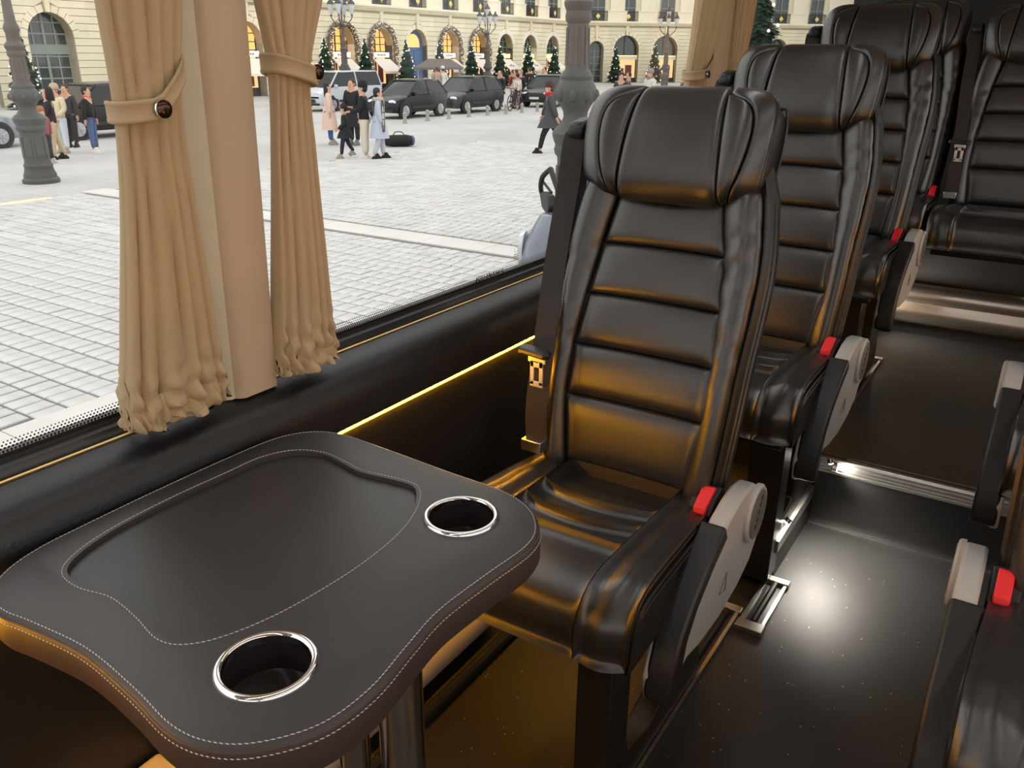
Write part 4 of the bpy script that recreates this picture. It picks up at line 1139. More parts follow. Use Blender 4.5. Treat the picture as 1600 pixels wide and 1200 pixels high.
# --- christmas trees
FIR = mat('fir_needles', '24402f', .8, var=.35, vscale=6)
def tree_meshes(h=3.2, r=.62, seed=1):
    b = MB(); q = random.Random(seed)
    b.ring([[(r*.55*k_*math.cos(2*PI*i/12), r*.55*k_*math.sin(2*PI*i/12), z) for i in range(12)] for k_, z in ((1, .22), (.85, h*.3), (.5, h*.62), (.05, h*.97))])
    n = 2600
    for i in range(n):
        t = 1-math.sqrt(q.random()); z = .12+t*(h-.2)
        a = q.uniform(0, 2*PI); lay = .82+.18*math.cos(t*46)
        rr = r*(1-t*.96)*lay
        tip = Vector((rr*math.cos(a), rr*math.sin(a), z-.04+q.uniform(-.05, .05)))
        base = Vector((rr*.62*math.cos(a), rr*.62*math.sin(a), z+.05))
        sd = Vector((-math.sin(a), math.cos(a), 0))*q.uniform(.035, .07)
        b.add([base-sd*.4, tip-sd, tip+Vector((math.cos(a), math.sin(a), -.3))*.06, tip+sd, base+sd*.4], [(0, 1, 2, 3, 4)])
    f = b.mesh('foliage', FIR, False)
    l = MB()
    for i in range(44):
        t = q.random()**1.4; a = q.uniform(0, 2*PI); rr = r*(1-t*.96)*1.03; z = .15+t*(h-.25)
        l.ell((rr*math.cos(a), rr*math.sin(a), z), (.034, .034, .034), 6, 4)
    lm = l.mesh('fairy_lights', TWINK)
    p = MB().box(-.28, .28, -.28, .28, 0, .34).mesh('planter', LETTER)
    return f, lm, p
tmA, tmB = tree_meshes(3.25, .86, 1), tree_meshes(3.25, .78, 5)
def xtree(x, y, lb, sc_=1, k=0):
    e = empty('christmas_tree', (x, y, GZ), random.uniform(0, 6), label=lb, cat='tree', group='christmas trees in front of the shops')
    e.scale = (sc_*1.15, sc_*1.15, sc_*1.1)
    f, l, p = (tmA, tmB)[k % 2]
    setp(obj('foliage', f, e), kind='stuff'); setp(obj('fairy_lights', l, e), kind='stuff'); obj('planter', p, e)
tl = [(41.3, 'dark fir with lights beside the second curtain'), (45.1, 'dark fir with lights left of the second awning'), (49.4, 'dark fir with lights in front of the blue door'), (53.3, 'dark fir with lights right of the blue door'), (57.4, 'dark fir with lights below the far triple street lamp'), (61.5, 'dark fir with yellow lights beside the first white-hooded arch'), (65.9, 'dark fir with lights beside the second white-hooded arch'), (70.4, 'dark fir with lights left of the near lamp post')]
for k, (y, lb) in enumerate(tl): xtree(-41, y, lb, 1.0, k)
xtree(-41, 22.0, 'dark fir with lights behind the left lamp post', 1.05, 1)
xtree(-41, 28.5, 'dark fir just left of the first curtain', .95, 0)
for s, lb, q in ((2.95, 'dark fir left of the first wide corner arch', 1.0), (7.1, 'dark fir between the two wide corner arches', 1.08), (-.6, 'dark fir just right of the near lamp post', .98), (11.7, 'dark fir beside the third curtain', 1.15)):
    xtree(-43+(s+1.5)*.7071, MY+7.5*D+(s-1.5)*.7071, lb, q, 1)
xtree(-11.2, 34.9, 'tall dark fir with lights above the second headrest', 1.75, 0)

# --- street lamps
CAST = mat('cast_iron', '4c4b4a', .55, var=.12, vscale=6, bump=.3, bscale=30, bdist=.01)
CASTP = mat('brown_cast_iron', '5e554f', .55, var=.15, vscale=5, bump=.3, bscale=30, bdist=.01)
LANT = mat('lantern_glass', (.6, .62, .62), .15, spec=.6)
def lamp_parts():
    ped = MB()
    ped.lathe([(.34, 0), (.34, .07), (.30, .12), (.30, .17), (.275, .23), (.255, .32), (.27, .36), (.25, .40), (.235, .45), (.222, .98), (.225, 1.04), (.26, 1.08), (.27, 1.13), (.255, 1.18), (.285, 1.25), (.30, 1.31), (.27, 1.36), (.19, 1.42), (.155, 1.50), (.165, 1.56), (.20, 1.62), (.25, 1.68), (.272, 1.76), (.25, 1.84), (.205, 1.90), (.21, 1.94), (.18, 1.99), (.15, 2.02)], 16)
    pan = MB(); c, s, t = 1, 0, (0, 1)
    pan.ring([[(c*(r-.01)+t[0]*w_, s*(r-.01)+t[1]*w_, z) for w_, z in ((-.06, .52), (.06, .52), (.055, .94), (-.055, .94))] for r in (.225, .245)])
    orn = MB().ell((.245, 0, 1.74), (.06, .06, .075), 8, 6)
    sh = MB().lathe([(.155, 2.0), (.15, 2.04), (.140, 2.35), (.135, 2.50), (.16, 2.53), (.165, 2.58), (.155, 2.63), (.178, 2.68), (.185, 2.72), (.155, 2.77), (.125, 2.80), (.12, 2.95), (.135, 3.0), (.14, 3.06), (.12, 3.12), (.10, 3.16), (.085, 3.5), (.08, 3.75), (.11, 3.80), (.11, 3.85), (.05, 3.9), (.04, 4.7)], 16)
    fl = MB()
    fl.tube([(.146, 0, 2.06), (.137, 0, 2.46)], .014, 5)
    arm = MB().tube(catmull([(.05, 0, 3.72), (.22, 0, 3.80), (.40, 0, 3.98), (.52, 0, 4.16), (.52, 0, 4.30)], 5, False), .026, 6).lathe([(.02, 4.22), (.07, 4.26), (.02, 4.30)], 8, (.52, 0, 0))
    lan = MB().lathe([(.05, 4.30), (.085, 4.34), (.155, 4.72), (.16, 4.76)], 8, (.52, 0, 0))
    lcap = MB().lathe([(.19, 4.76), (.17, 4.82), (.10, 4.92), (.06, 4.95), (.06, 5.0), (.02, 5.06)], 8, (.52, 0, 0))
    return [('pedestal', ped.mesh('pedestal', CAST)), ('pedestal_panel', pan.mesh('pedestal_panel', CAST)), ('ornament', orn.mesh('ornament', CAST)), ('shaft', sh.mesh('shaft', CASTP)), ('fluting', fl.mesh('fluting', CASTP))], arm.mesh('arm', IRON), lan.mesh('lantern', LANT), lcap.mesh('lantern_cap', IRON)
lp, larm, llan, lcap = lamp_parts()
def street_lamp(x, y, lb, rz=0, sz=1):
    e = empty('street_lamp', (x, y, GZ), rz, label=lb, cat='street lamp', group='cast iron street lamps')
    e.scale = (1, 1, sz)
    for n_, me in lp:
        if n_ in ('pedestal', 'shaft'): obj(n_, me, e)
        else:
            cnt = 10 if n_ == 'fluting' else 8
            for k in range(cnt): obj(n_, me, e, (0, 0, 0), (0, 0, 2*PI*(k+(.5 if n_ == 'pedestal_panel' else 0))/cnt))
    for k in range(4):
        a = obj('arm', larm, e, (0, 0, 0), (0, 0, k*PI/2)); l = obj('lantern', llan, a); obj('lantern_cap', lcap, a)
    l = obj('lantern', llan, e, (-.52, 0, .42)); obj('lantern_cap', lcap, l)
street_lamp(-17.06, 9.09, 'ornate grey iron lamp post at the far left behind the first curtain', .2, .93)
street_lamp(-5.47, 9.97, 'big ornate iron lamp post right behind the nearest headrest', .35, 1.11)
street_lamp(-31.6, 33.2, 'distant street lamp with branched lanterns next to the second curtain', .5)
street_lamp(-32.5, 47.3, 'distant street lamp with clustered lanterns above the parked cars', .9)
street_lamp(-23.5, 55.0, 'distant street lamp in front of the wide corner arch', .4)

# --- low bollards with chain
BOLM = mat('pale_stone', '9d9b92', .8)
bpts = [(-21.4, 25.56), (-21.6, 27.2), (-21.6, 28.6), (-21.6, 30.0), (-21.6, 31.4), (-21.5, 32.7), (-21.4, 33.9), (-21.3, 35.1), (-21.2, 36.3), (-21.2, 37.6)]
ords = ['first', 'second', 'third', 'fourth', 'fifth', 'sixth', 'seventh', 'eighth', 'ninth', 'tenth']
bme = MB().lathe([(.10, 0), (.10, .04), (.075, .06), (.07, .32), (.085, .34), (.085, .38), (.03, .42)], 10).mesh('bollard', BOLM)
for k, (x, y) in enumerate(bpts):
    o = obj('bollard', bme, None, (x, y, GZ)); setp(o, 'low stone bollard before the parked cars, %s from the left' % ords[k], 'bollard', 'low bollards')
ba = MB().box(-.55, .55, -.04, .04, .36, .44).box(-.05, .05, -.04, .04, 0, .36).build('bench_rail', BOLM, None, (-21.1, 38.9, GZ), (0, 0, 1.2))
setp(ba, 'pale stone rail standing before the rightmost parked car', 'rail')

# ------------------------------------------------------------------ cars
TYRE = mat('tyre_rubber', (.015, .015, .016), .8)
RIM = mat('alloy_rim', (.45, .45, .47), .3, metal=.8)
CGLASS = mat('car_glass', (.02, .025, .028), .1, spec=.35)
HEADL = mat('headlamp', (.75, .78, .8), .15, spec=.8)
PLATE = mat('number_plate', (.7, .7, .68), .5)
TRIMB = mat('black_trim', (.015, .015, .016), .5)
TAILR = mat('tail_lamp', (.4, .02, .02), .3)
def car(label, loc, rz, paint, L=3.8, W=1.72, H=1.55, wb=2.4, van=False, suv=False):
    """local frame: front towards -y"""
    e = empty('car', loc, rz, label=label, cat='car', group='cars parked around the square')
    h = L/2; w = W/2
    zb = .24; belt = H*.60; 
    if van: st = [(-h, .55, .62, .80), (-h+.08, .30, .80, .90), (-h+.55, zb, .98, .97), (-h+.9, zb, 1.08, 1), (h-.5, zb, 1.10, 1), (h-.04, .3, 1.10, .97), (h, .45, 1.0, .93)]
    else: st = [(-h, .36, .56, .74), (-h+.06, .27, .68, .84), (-h+.28, .23, .76, .94), (-h+.75, zb, .86, .985), (-h+1.10, zb, belt, 1.0), (0, zb, belt+.01, 1.0), (h-.7, zb, belt+.04, 1.0), (h-.2, .26, belt+.05, .97), (h-.04, .32, belt, .90), (h, .42, belt-.14, .84)]
    rings = []
    for y, z0, z1, k in st:
        ww = w*k
        rings.append([(-ww*.9, y, z0), (-ww*.98, y, z0+.10), (-ww, y, lerp(z0, z1, .55)), (-ww*.97, y, z1-.04), (-ww*.88, y, z1), (0, y, z1+.03), (ww*.88, y, z1), (ww*.97, y, z1-.04), (ww, y, lerp(z0, z1, .55)), (ww*.98, y, z0+.10), (ww*.9, y, z0)])
    body = MB().ring(rings).build('body', paint, e, sharp=40)
    # greenhouse
    if van: gy = [(-h+.62, 1.02), (-h+1.35, H-.06), (h-.16, H-.04), (h-.03, 1.05)]
    else: gy = [(-h+.92, belt-.03), (-h+1.72, H-.07), (h-.55, H-.06), (h-.10, belt+.02)]
    (a0, az), (b0, bz), (c0, cz), (d0, dz) = gy
    wt = w*.74; wl = w*.93
    gv = [(-wl, a0, az), (wl, a0, az), (-wt, b0, bz), (wt, b0, bz), (-wt, c0, cz), (wt, c0, cz), (-wl, d0, dz), (wl, d0, dz)]
    cab = MB().add(gv, [(0, 1, 3, 2), (2, 3, 5, 4), (4, 5, 7, 6), (0, 2, 4, 6), (1, 7, 5, 3), (0, 6, 7, 1)]).build('cabin_glass', CGLASS, e, bevel=.03)
    rf = MB()
    rf.ring([[(-wt*.98, b0-.06, bz-.02), (wt*.98, b0-.06, bz-.02), (wt*.9, b0-.02, bz+.035), (-wt*.9, b0-.02, bz+.035)], [(-wt*1.02, (b0+c0)/2, H-.05), (wt*1.02, (b0+c0)/2, H-.05), (wt*.9, (b0+c0)/2, H), (-wt*.9, (b0+c0)/2, H)], [(-wt*.98, c0+.04, cz-.02), (wt*.98, c0+.04, cz-.02), (wt*.9, c0, cz+.03), (-wt*.9, c0, cz+.03)]])
    rf.build('roof', paint, e, bevel=.015)
    for s in (-1, 1):
        for p, q in (((s*wl, a0, az), (s*wt, b0, bz)), ((s*wl, d0, dz), (s*wt, c0, cz)), ((s*wl*1.0, lerp(a0, d0, .52), lerp(az, dz, .52)), (s*wt*1.01, lerp(b0, c0, .42), H-.05))):
            MB().tube([p, q], .035, 6).build('roof_pillar', paint, e)
        MB().box(s*w*1.0-.07, s*w*1.0+.07, a0+.28, a0+.42, belt-.02, belt+.12).build('door_mirror', paint, e, bevel=.03)
        for y in (-wb/2, wb/2):
            wh = MB().lathe([(.20, -.10), (.30, -.10), (.315, -.07), (.315, .07), (.30, .10), (.20, .10)], 24, (s*(w-.09), y, .315), 'x').build('wheel', TYRE, e)
            hub = MB().lathe([(.205, .07 if s > 0 else -.10), (.205, .10 if s > 0 else -.07), (.04, .104 if s > 0 else -.104)], 20, (s*(w-.085), y, .315), 'x')
            for k in range(7):
                an = 2*PI*k/7; hub.tube([(s*(w+.022), y+.04*math.cos(an), .315+.04*math.sin(an)), (s*(w+.018), y+.19*math.cos(an), .315+.19*math.sin(an))], .018, 5)
            hub.build('rim', RIM, wh)
            MB().lathe([(.36, -.012), (.375, .012)], 24, (s*(w-.02), y, .33), 'x').build('wheel_arch', TRIMB, e)
        MB().ell((s*w*.66, -h+.16, .66 if not van else .80), (.20, .13, .085), 10, 8).build('headlamp', HEADL, e)
        MB().box(s*w*.72-.1, s*w*.72+.1, h-.06, h-.005, belt-.22, belt-.02).build('tail_lamp', TAILR, e, bevel=.02)
        MB().box(s*(w+.004)-.012, s*(w+.004)+.012, -wb/2+.4, wb/2-.4, .40, .50).build('side_trim', TRIMB, e)
    MB().box(-w*.55, w*.55, -h-.012, -h+.04, .40, .55).build('grille', TRIMB, e, bevel=.01)
    MB().box(-.26, .26, -h-.03, -h-.01, .40, .51).build('number_plate', PLATE, e)
    MB().box(-w*.8, w*.8, -h+.0, -h+.06, .27, .37).build('bumper', TRIMB, e, bevel=.02)
    return e
BLK = mat('black_car_paint', (.012, .013, .017), .25, spec=.35)
SILV = mat('silver_car_paint', (.30, .33, .38), .25, metal=.5, coat=.4)
WHT = mat('white_car_paint', (.55, .6, .66), .25, coat=.4)
DGR = mat('dark_grey_car_paint', (.018, .02, .024), .25, spec=.35)
car('small black hatchback parked behind the woman in the pale blue coat', (-23.75, 28.6, GZ), 0, BLK, 3.65, 1.70, 1.52, 2.3)
car('black compact crossover parked behind the hatchback', (-23.8, 32.9, GZ), 0, DGR, 3.95, 1.76, 1.58, 2.35, suv=True)
car('dark car with pale number plate seen just left of the near lamp post', (-23.4, 39.9, GZ), .12, DGR, 4.2, 1.78, 1.55, 2.5)
car('silver car cut off by the left edge of the window', (-25.1, 10.75, GZ), PI, SILV, 4.3, 1.8, 1.50, 2.6)
car('black car behind the four people on the left', (-25.6, 15.9, GZ), 0, BLK, 4.4, 1.85, 1.60, 2.7)
car('pale blue-white van behind the man in the black cap', (-29.6, 30.6, GZ), 0, WHT, 4.2, 1.85, 1.75, 2.7, van=True)

# ------------------------------------------------------------------ people
SKIN = mat('skin', 'c79a80', .6)
HAIRB = mat('black_hair', (.012, .011, .011), .6); HAIRBR = mat('brown_hair', (.06, .032, .018), .6)
EYE = mat('eye_dark', (.02, .015, .015), .3)
CLO = {}
def cloth(h): return mat('cloth_'+h, h, .85, bump=.3, bscale=60, bdist=.004)
def skin_obj(name, pts, edges, rad, m, parent, sub=1, root_i=0):
    me = bpy.data.meshes.new(name); me.from_pydata(pts, edges, []); me.materials.append(m)
    o = obj(name, me, parent)
    sk = o.modifiers.new('skin', 'SKIN'); sk.use_smooth_shade = True; sk.branch_smoothing = .4
    lay = me.skin_vertices[0].data
    for i, r in enumerate(rad):
        lay[i].radius = (r, r) if not isinstance(r, tuple) else r
        lay[i].use_root = (i == root_i)
    if sub:
        sb = o.modifiers.new('sub', 'SUBSURF'); sb.levels = sub; sb.render_levels = sub
    return o
def person(label, loc, rz, h=1.75, top='222225', legs='222225', shoes='222222', hair='b', coat=0, stride=.0, lean=0, armbend=(0, 0), hat=None, scarf=None, collar=None, fem=False, armfwd=(0, 0), hood=False, wide=1.0, far=False, extra=None):
    """local frame: faces -y"""
    k = h/1.75
    e = empty('person', loc, rz, label=label, cat='person', group='people in the square')
    def P(x, y, z): return (x*k, (y-lean*(z-.9))*k, z*k)
    sw = .175 if fem else .195
    s1, s2 = stride, -stride
    def leg(s, st):
        kn = (s*.10, -st*.55-.03*abs(st)*8*.3, .50); an = (s*.10, -st*.95+(.10 if st < 0 else 0), .09+(.10 if st < -.1 else 0)); to = (an[0]+s*.015, an[1]-.15, .035+(.02 if st < -.1 else 0))
        return kn, an, to
    arms = {}
    for i, s in enumerate((-1, 1)):
        ab, af = armbend[i], armfwd[i]
        sh = (s*sw, 0, 1.41); el = (s*(sw+.055), -.02-.24*math.sin(af)+.02, 1.41-.28*math.cos(af))
        fa = af+ab
        wr = (s*(sw+.05-.08*min(1, ab)), el[1]-.25*math.sin(fa), el[2]-.25*math.cos(fa))
        d = Vector((0, -math.sin(fa), -math.cos(fa)))
        arms[s] = (sh, el, wr, d)
    # --- body: one continuous figure
    pts = [P(0, 0, .95), P(0, 0, 1.15), P(0, 0, 1.36), P(0, -.005, 1.475), P(0, -.018, 1.555), P(0, -.02, 1.65), P(0, 0, 1.725)]
    rad = [.125, .115, .125, .064, .082, .096, .05]; ed = [(0, 1), (1, 2), (2, 3), (3, 4), (4, 5), (5, 6)]
    pts.append(P(0, -.105, 1.585)); rad.append(.014); ed.append((4, 7))       # nose
    for s in (-1, 1):
        kn, an, to = leg(s, s1 if s > 0 else s2)
        n0 = len(pts); pts += [P(s*.09, 0, .90), P(*kn), P(*an), P(*to)]; rad += [.088, .058, .040, .034]; ed += [(0, n0), (n0, n0+1), (n0+1, n0+2), (n0+2, n0+3)]
        sh, el, wr, d = arms[s]
        n0 = len(pts); wv = Vector(wr); pal = wv+d*.07
        pts += [P(*sh), P(*el), P(*wr), P(*pal)]; rad += [.056, .042, .028, .033]; ed += [(2, n0), (n0, n0+1), (n0+1, n0+2), (n0+2, n0+3)]
        if not far:
            for j, (fx, fl) in enumerate(((-.030, .07), (-.010, .085), (.010, .08), (.028, .065))):
                tip = pal+d*fl+Vector((-s*.018, fx*1.1, 0)); mid = pal+d*fl*.55+Vector((0, fx, 0))
                m0 = len(pts); pts += [P(*mid), P(*tip)]; rad += [.0095, .008]; ed += [(n0+3, m0), (m0, m0+1)]
            th = wv+d*.04+Vector((-s*.015, -.045, 0)); m0 = len(pts); pts += [P(*th), P(*(th+d*.035))]; rad += [.011, .009]; ed += [(n0+2, m0), (m0, m0+1)]
    skin_obj('body', pts, ed, [r*k for r in rad], SKIN, e, 1 if not far else 0)
    if not far:
        for s in (-1, 1):
            MB().ell(P(s*.032, -.098, 1.62), (.011*k, .008*k, .009*k), 6, 4).build('eye', EYE, e)
            MB().ell(P(s*.088, .0, 1.60), (.014*k, .026*k, .036*k), 6, 5).build('ear', SKIN, e)
        MB().ell(P(0, -.098, 1.545), (.026*k, .008*k, .007*k), 8, 4).build('mouth', mat('lips', '9a5a50', .6), e)
    # --- clothing
    mt = cloth(top); j = .022 if not coat else .034
    tp = [P(0, 0, .78), P(0, 0, 1.06), P(0, 0, 1.34), P(0, .0, 1.455)]; tr = [(.165+j, .125+j) if not fem else (.150+j, .12+j), (.155+j, .115+j), (.165+j, .115+j), .075]; te = [(0, 1), (1, 2), (2, 3)]
    for s in (-1, 1):
        sh, el, wr, d = arms[s]; n0 = len(tp)
        tp += [P(*sh), P(*el), P(*wr)]; tr += [.074+j*.5, .058+j*.5, .042+j*.4]; te += [(2, n0), (n0, n0+1), (n0+1, n0+2)]
    tr = [tuple(q*k*wide for q in r) if isinstance(r, tuple) else r*k*wide for r in tr]
    jk = skin_obj('coat' if coat else 'jacket', tp, te, tr, mt, e, 1)
    if coat:
        rings = []
        for z, rx, ry in ((1.08, .185, .15), (.95, .20, .165), (.95-coat*.5, .225, .20+abs(stride)*.25), (.95-coat, .245, .22+abs(stride)*.45), (.955-coat, .22, .19+abs(stride)*.4)):
            rings.append([P(rx*wide*math.cos(2*PI*i/20), ry*wide*math.sin(2*PI*i/20)*(1+.05*math.sin(5*2*PI*i/20)), z) for i in range(20)])
        MB().ring(rings).build('coat_skirt', mt, jk, sharp=70)
    ml = cloth(legs); lp_ = [P(0, 0, 1.0)]; lr = [(.15*k, .115*k)]; le = []
    for s in (-1, 1):
        kn, an, to = leg(s, s1 if s > 0 else s2); n0 = len(lp_)
        up_an = (an[0], an[1], an[2]+.03)
        lp_ += [P(s*.095, 0, .86), P(*kn), P(*up_an)]; lr += [.108*k*wide, .080*k*wide, .062*k*wide]; le += [(0, n0), (n0, n0+1), (n0+1, n0+2)]
    skin_obj('trousers', lp_, le, lr, ml, e, 1)
    ms = cloth(shoes)
    for s in (-1, 1):
        kn, an, to = leg(s, s1 if s > 0 else s2)
        MB().ring([[P(an[0]+wx_*math.cos(2*PI*i/12), an[1]-.06+ly*math.sin(2*PI*i/12), an[2]-.09+z) for i in range(12)] for z, wx_, ly in ((.0, .052, .135), (.035, .055, .14), (.075, .05, .11), (.11, .045, .07), (.16, .04, .05))]).build('shoe', ms, e, sharp=60)
    # --- hair, hat, scarf
    if hair:
        mh = HAIRB if hair[0] == 'b' else HAIRBR
        hb = MB(); hb.ring([[P(r*math.cos(2*PI*i/14), .018+r*1.08*math.sin(2*PI*i/14) + (.02 if math.sin(2*PI*i/14) < -.3 else 0), z) for i in range(14)] for r, z in ((.06, 1.52), (.085, 1.56), (.098, 1.62), (.100, 1.67), (.088, 1.715), (.055, 1.745), (.01, 1.755))])
        if 'l' in hair: hb.ring([[P(r*math.cos(2*PI*i/12), .05+r*.6*math.sin(2*PI*i/12), z) for i in range(12)] for r, z in ((.09, 1.33), (.11, 1.42), (.115, 1.52), (.11, 1.62), (.09, 1.70))])
        if 'c' in hair:
            rq = random.Random(3)
            for _ in range(34):
                a = rq.uniform(0, 2*PI); z = rq.uniform(1.36, 1.72); rr = .12 if z < 1.6 else .09
                if math.sin(a) < -.35 and 1.5 < z < 1.68: continue
                hb.ell(P(rr*math.cos(a), .03+rr*math.sin(a), z), (.04*k, .04*k, .04*k), 7, 5)
        # keep the face clear
        hb.v = [(x, max(y, -.062*k+(z-1.66*k)*-.3) if z < 1.66*k else y, z) for x, y, z in hb.v]
        hb.build('hair', mh, e, sharp=70)
    if hat:
        mh = cloth(hat)
        MB().ring([[P(r*math.cos(2*PI*i/16), .008+r*1.1*math.sin(2*PI*i/16), z) for i in range(16)] for r, z in ((.098, 1.635), (.108, 1.64), (.110, 1.68), (.104, 1.73), (.075, 1.785), (.01, 1.80))]).build('hat', mh, e, sharp=70)
    if hood:
        MB().ring([[P(r*math.cos(2*PI*i/16), .035+r*1.0*math.sin(2*PI*i/16)-(0 if math.sin(2*PI*i/16) > -.5 else -.055), z) for i in range(16)] for r, z in ((.13, 1.44), (.135, 1.52), (.125, 1.62), (.118, 1.70), (.08, 1.77), (.01, 1.79))]).build('hood', mt, jk, sharp=70)
    if scarf:
        MB().tube([P(.098*math.cos(2*PI*i/14), .01+.095*math.sin(2*PI*i/14), 1.475+.012*math.sin(3*i)) for i in range(14)], .048*k, 8, closed=True).build('scarf', cloth(scarf), e)
        if extra == 'plaid':
            for s, y in ((-1, -.10), (1, .10)):
                MB().ring([[P(s*.19+wx_*math.cos(2*PI*i/10), y+.05*math.sin(2*PI*i/10), z) for i in range(10)] for z, wx_ in ((.70, .07), (1.0, .085), (1.3, .08), (1.46, .06))]).build('scarf_end', plaid_mat(), e)
    if collar:
        MB().tube([P(.078*math.cos(2*PI*i/12), .012+.078*math.sin(2*PI*i/12), 1.475) for i in range(12)], .034*k, 7, closed=True).build('collar', cloth(collar), jk)
    return e
def plaid_mat():
    if 'plaid' in MATS: return MATS['plaid']
    m = bpy.data.materials.new('plaid'); m.use_nodes = True; nt = m.node_tree; b = nt.nodes['Principled BSDF']
    tc = nt.nodes.new('ShaderNodeTexCoord'); br = nt.nodes.new('ShaderNodeTexBrick'); br.offset = 0
    br.inputs['Scale'].default_value = 1; br.inputs['Brick Width'].default_value = .12; br.inputs['Row Height'].default_value = .16; br.inputs['Mortar Size'].default_value = .012
    br.inputs['Color1'].default_value = srgb('c9c6b8'); br.inputs['Color2'].default_value = srgb('9fa295'); br.inputs['Mortar'].default_value = srgb('4a4c48')
    mp = nt.nodes.new('ShaderNodeMapping'); mp.inputs['Rotation'].default_value = (PI/2, 0, 0)
    nt.links.new(tc.outputs['Object'], mp.inputs[0]); nt.links.new(mp.outputs[0], br.inputs['Vector']); nt.links.new(br.outputs['Color'], b.inputs['Base Color']); b.inputs['Roughness'].default_value = .9
    MATS['plaid'] = m; return m
# heading: 0 faces -y (towards lower left of the photo); camera lies towards +x,-y
LEFT = -2.1+PI/2   # faces image left
person('woman with black hair in a pale pink coat and blue jeans beside the second curtain', (-17.85, 18.0, GZ), 2.4, 1.70, 'd9bdb0', '3b5b8c', '8d8a80', 'bl', coat=.52, fem=True, wide=1.06)
person('brown haired person in a long black coat behind the child', (-17.2, 18.3, GZ), .1, 1.80, '1b1b1e', '232327', '6e6e70', 'r', coat=.45, armbend=(1.3, .2))
person('child in a black coat and cap holding something pink', (-15.1, 15.72, GZ), -.9, 1.27, '1f1f23', '22233a', '9a948a', 'b', coat=.28, hat='26262a', stride=.16, armbend=(1.0, .9))
person('man in a black cap and black jacket with cream trousers', (-14.65, 15.95, GZ), -1.0, 1.80, '191b22', 'd2c9b6', 'd5d2cc', 'b', hat='17181c', armbend=(1.5, 1.2), armfwd=(.2, .2), wide=1.08)
person('woman in a pale blue coat with a plaid scarf and black boots', (-14.25, 16.05, GZ), 2.3, 1.68, 'b4bccd', 'b9bcc4', '1a1a1c', 'b', coat=.42, scarf='b5b3a6', fem=True, stride=.07, extra='plaid', armbend=(.3, .4))
person('walking person in a grey coat and red scarf beside the near lamp post', (-11.50, 19.62, GZ), -.95, 1.78, '45464a', '15151a', '141416', 'r', coat=.30, stride=.34, scarf='b3242a', hat='4a2c30', lean=.06, armfwd=(.4, -.3))
person('person in a black hooded jacket and beige trousers by the left lamp post', (-20.6, 11.5, GZ), -.7, 1.64, '201a22', 'bda988', '1c1a18', None, hood=True, armbend=(.7, .8), armfwd=(.2, .3), stride=.06)
person('person in a cream fleece and white trousers among the four on the left', (-21.75, 12.35, GZ), .2, 1.67, 'd8c8a8', 'ccd3de', 'a09a90', 'r', hat='b7a58c', armbend=(.9, .9), wide=1.08)
person('dark jacketed person standing behind the two men on the left', (-23.0, 13.35, GZ), .5, 1.64, '34363a', '2a2c30', '222222', 'r')
person('man in a black jacket with a red collar and blue jeans, seen from behind', (-21.2, 12.85, GZ), 2.2, 1.64, '15181a', '4d6288', 'd9d6d2', 'b', collar='d23b40', armfwd=(-.1, .1))
person('child in a pink jacket half hidden by the left lamp post', (-20.0, 10.95, GZ), 1.9, 1.25, '8f4a55', '2a2a2e', 'bdb8b0', 'r', hat='a8643c')
person('curly dark haired woman visible above the nearest headrest', (-14.9, 30.7, GZ), .45, 1.86, '3c3a3c', '2c2c30', '222222', 'bc', fem=True)
person('person in a grey beanie and white puffer jacket above the nearest headrest', (-14.1, 31.6, GZ), -.5, 1.97, 'cdccc6', '3a3a40', '333333', None, hat='8b8488', scarf='7d7474', wide=1.25)
rc = random.Random(12)
crowd = [(-23.6, 35.4, '22252c', 'dark blue jacketed pedestrian right of the crossover'), (-23.2, 36.3, 'd4d0c8', 'white jacketed pedestrian in the far crowd'), (-24.0, 37.4, '2b2b30', 'black coated pedestrian next to the white jacketed one'), (-24.4, 38.4, '26262b', 'dark pedestrian in front of the sixth fir'), (-26.5, 41.0, '7a2a34', 'pedestrian in a dark red coat and white trousers'), (-27.0, 42.6, '8c3038', 'pedestrian in a brick red coat behind the rightmost car'), (-28.5, 46.0, '1f1f24', 'black dressed pedestrian beside the red coats'), (-28.0, 46.9, 'd8d8d4', 'pedestrian in white behind the rightmost car'), (-31.0, 40.0, '9a8f86', 'beige coated pedestrian in front of the blue door'), (-31.5, 41.2, 'd0cbc4', 'white hatted pedestrian in front of the blue door'), (-33.0, 36.8, '1c2030', 'dark pedestrian beside the shop left of the hatchback'), (-17.2, 36.2, '4a4248', 'pedestrian in purple-grey behind the curly haired woman'), (-15.2, 38.0, '5a4038', 'pedestrian in brown below the wide corner arch')]
for i, (x, y, c, lb) in enumerate(crowd):
    lg = 'd8d6d0' if i == 4 else '26262a'
    person(lb, (x, y, GZ), rc.uniform(-2.5, 2.5), rc.uniform(1.65, 1.85), c, lg, '222222', 'b' if i % 2 else 'r', coat=.25 if i % 3 == 0 else 0, stride=rc.uniform(0, .2), far=True, hat='d8d4cc' if i == 9 else None)

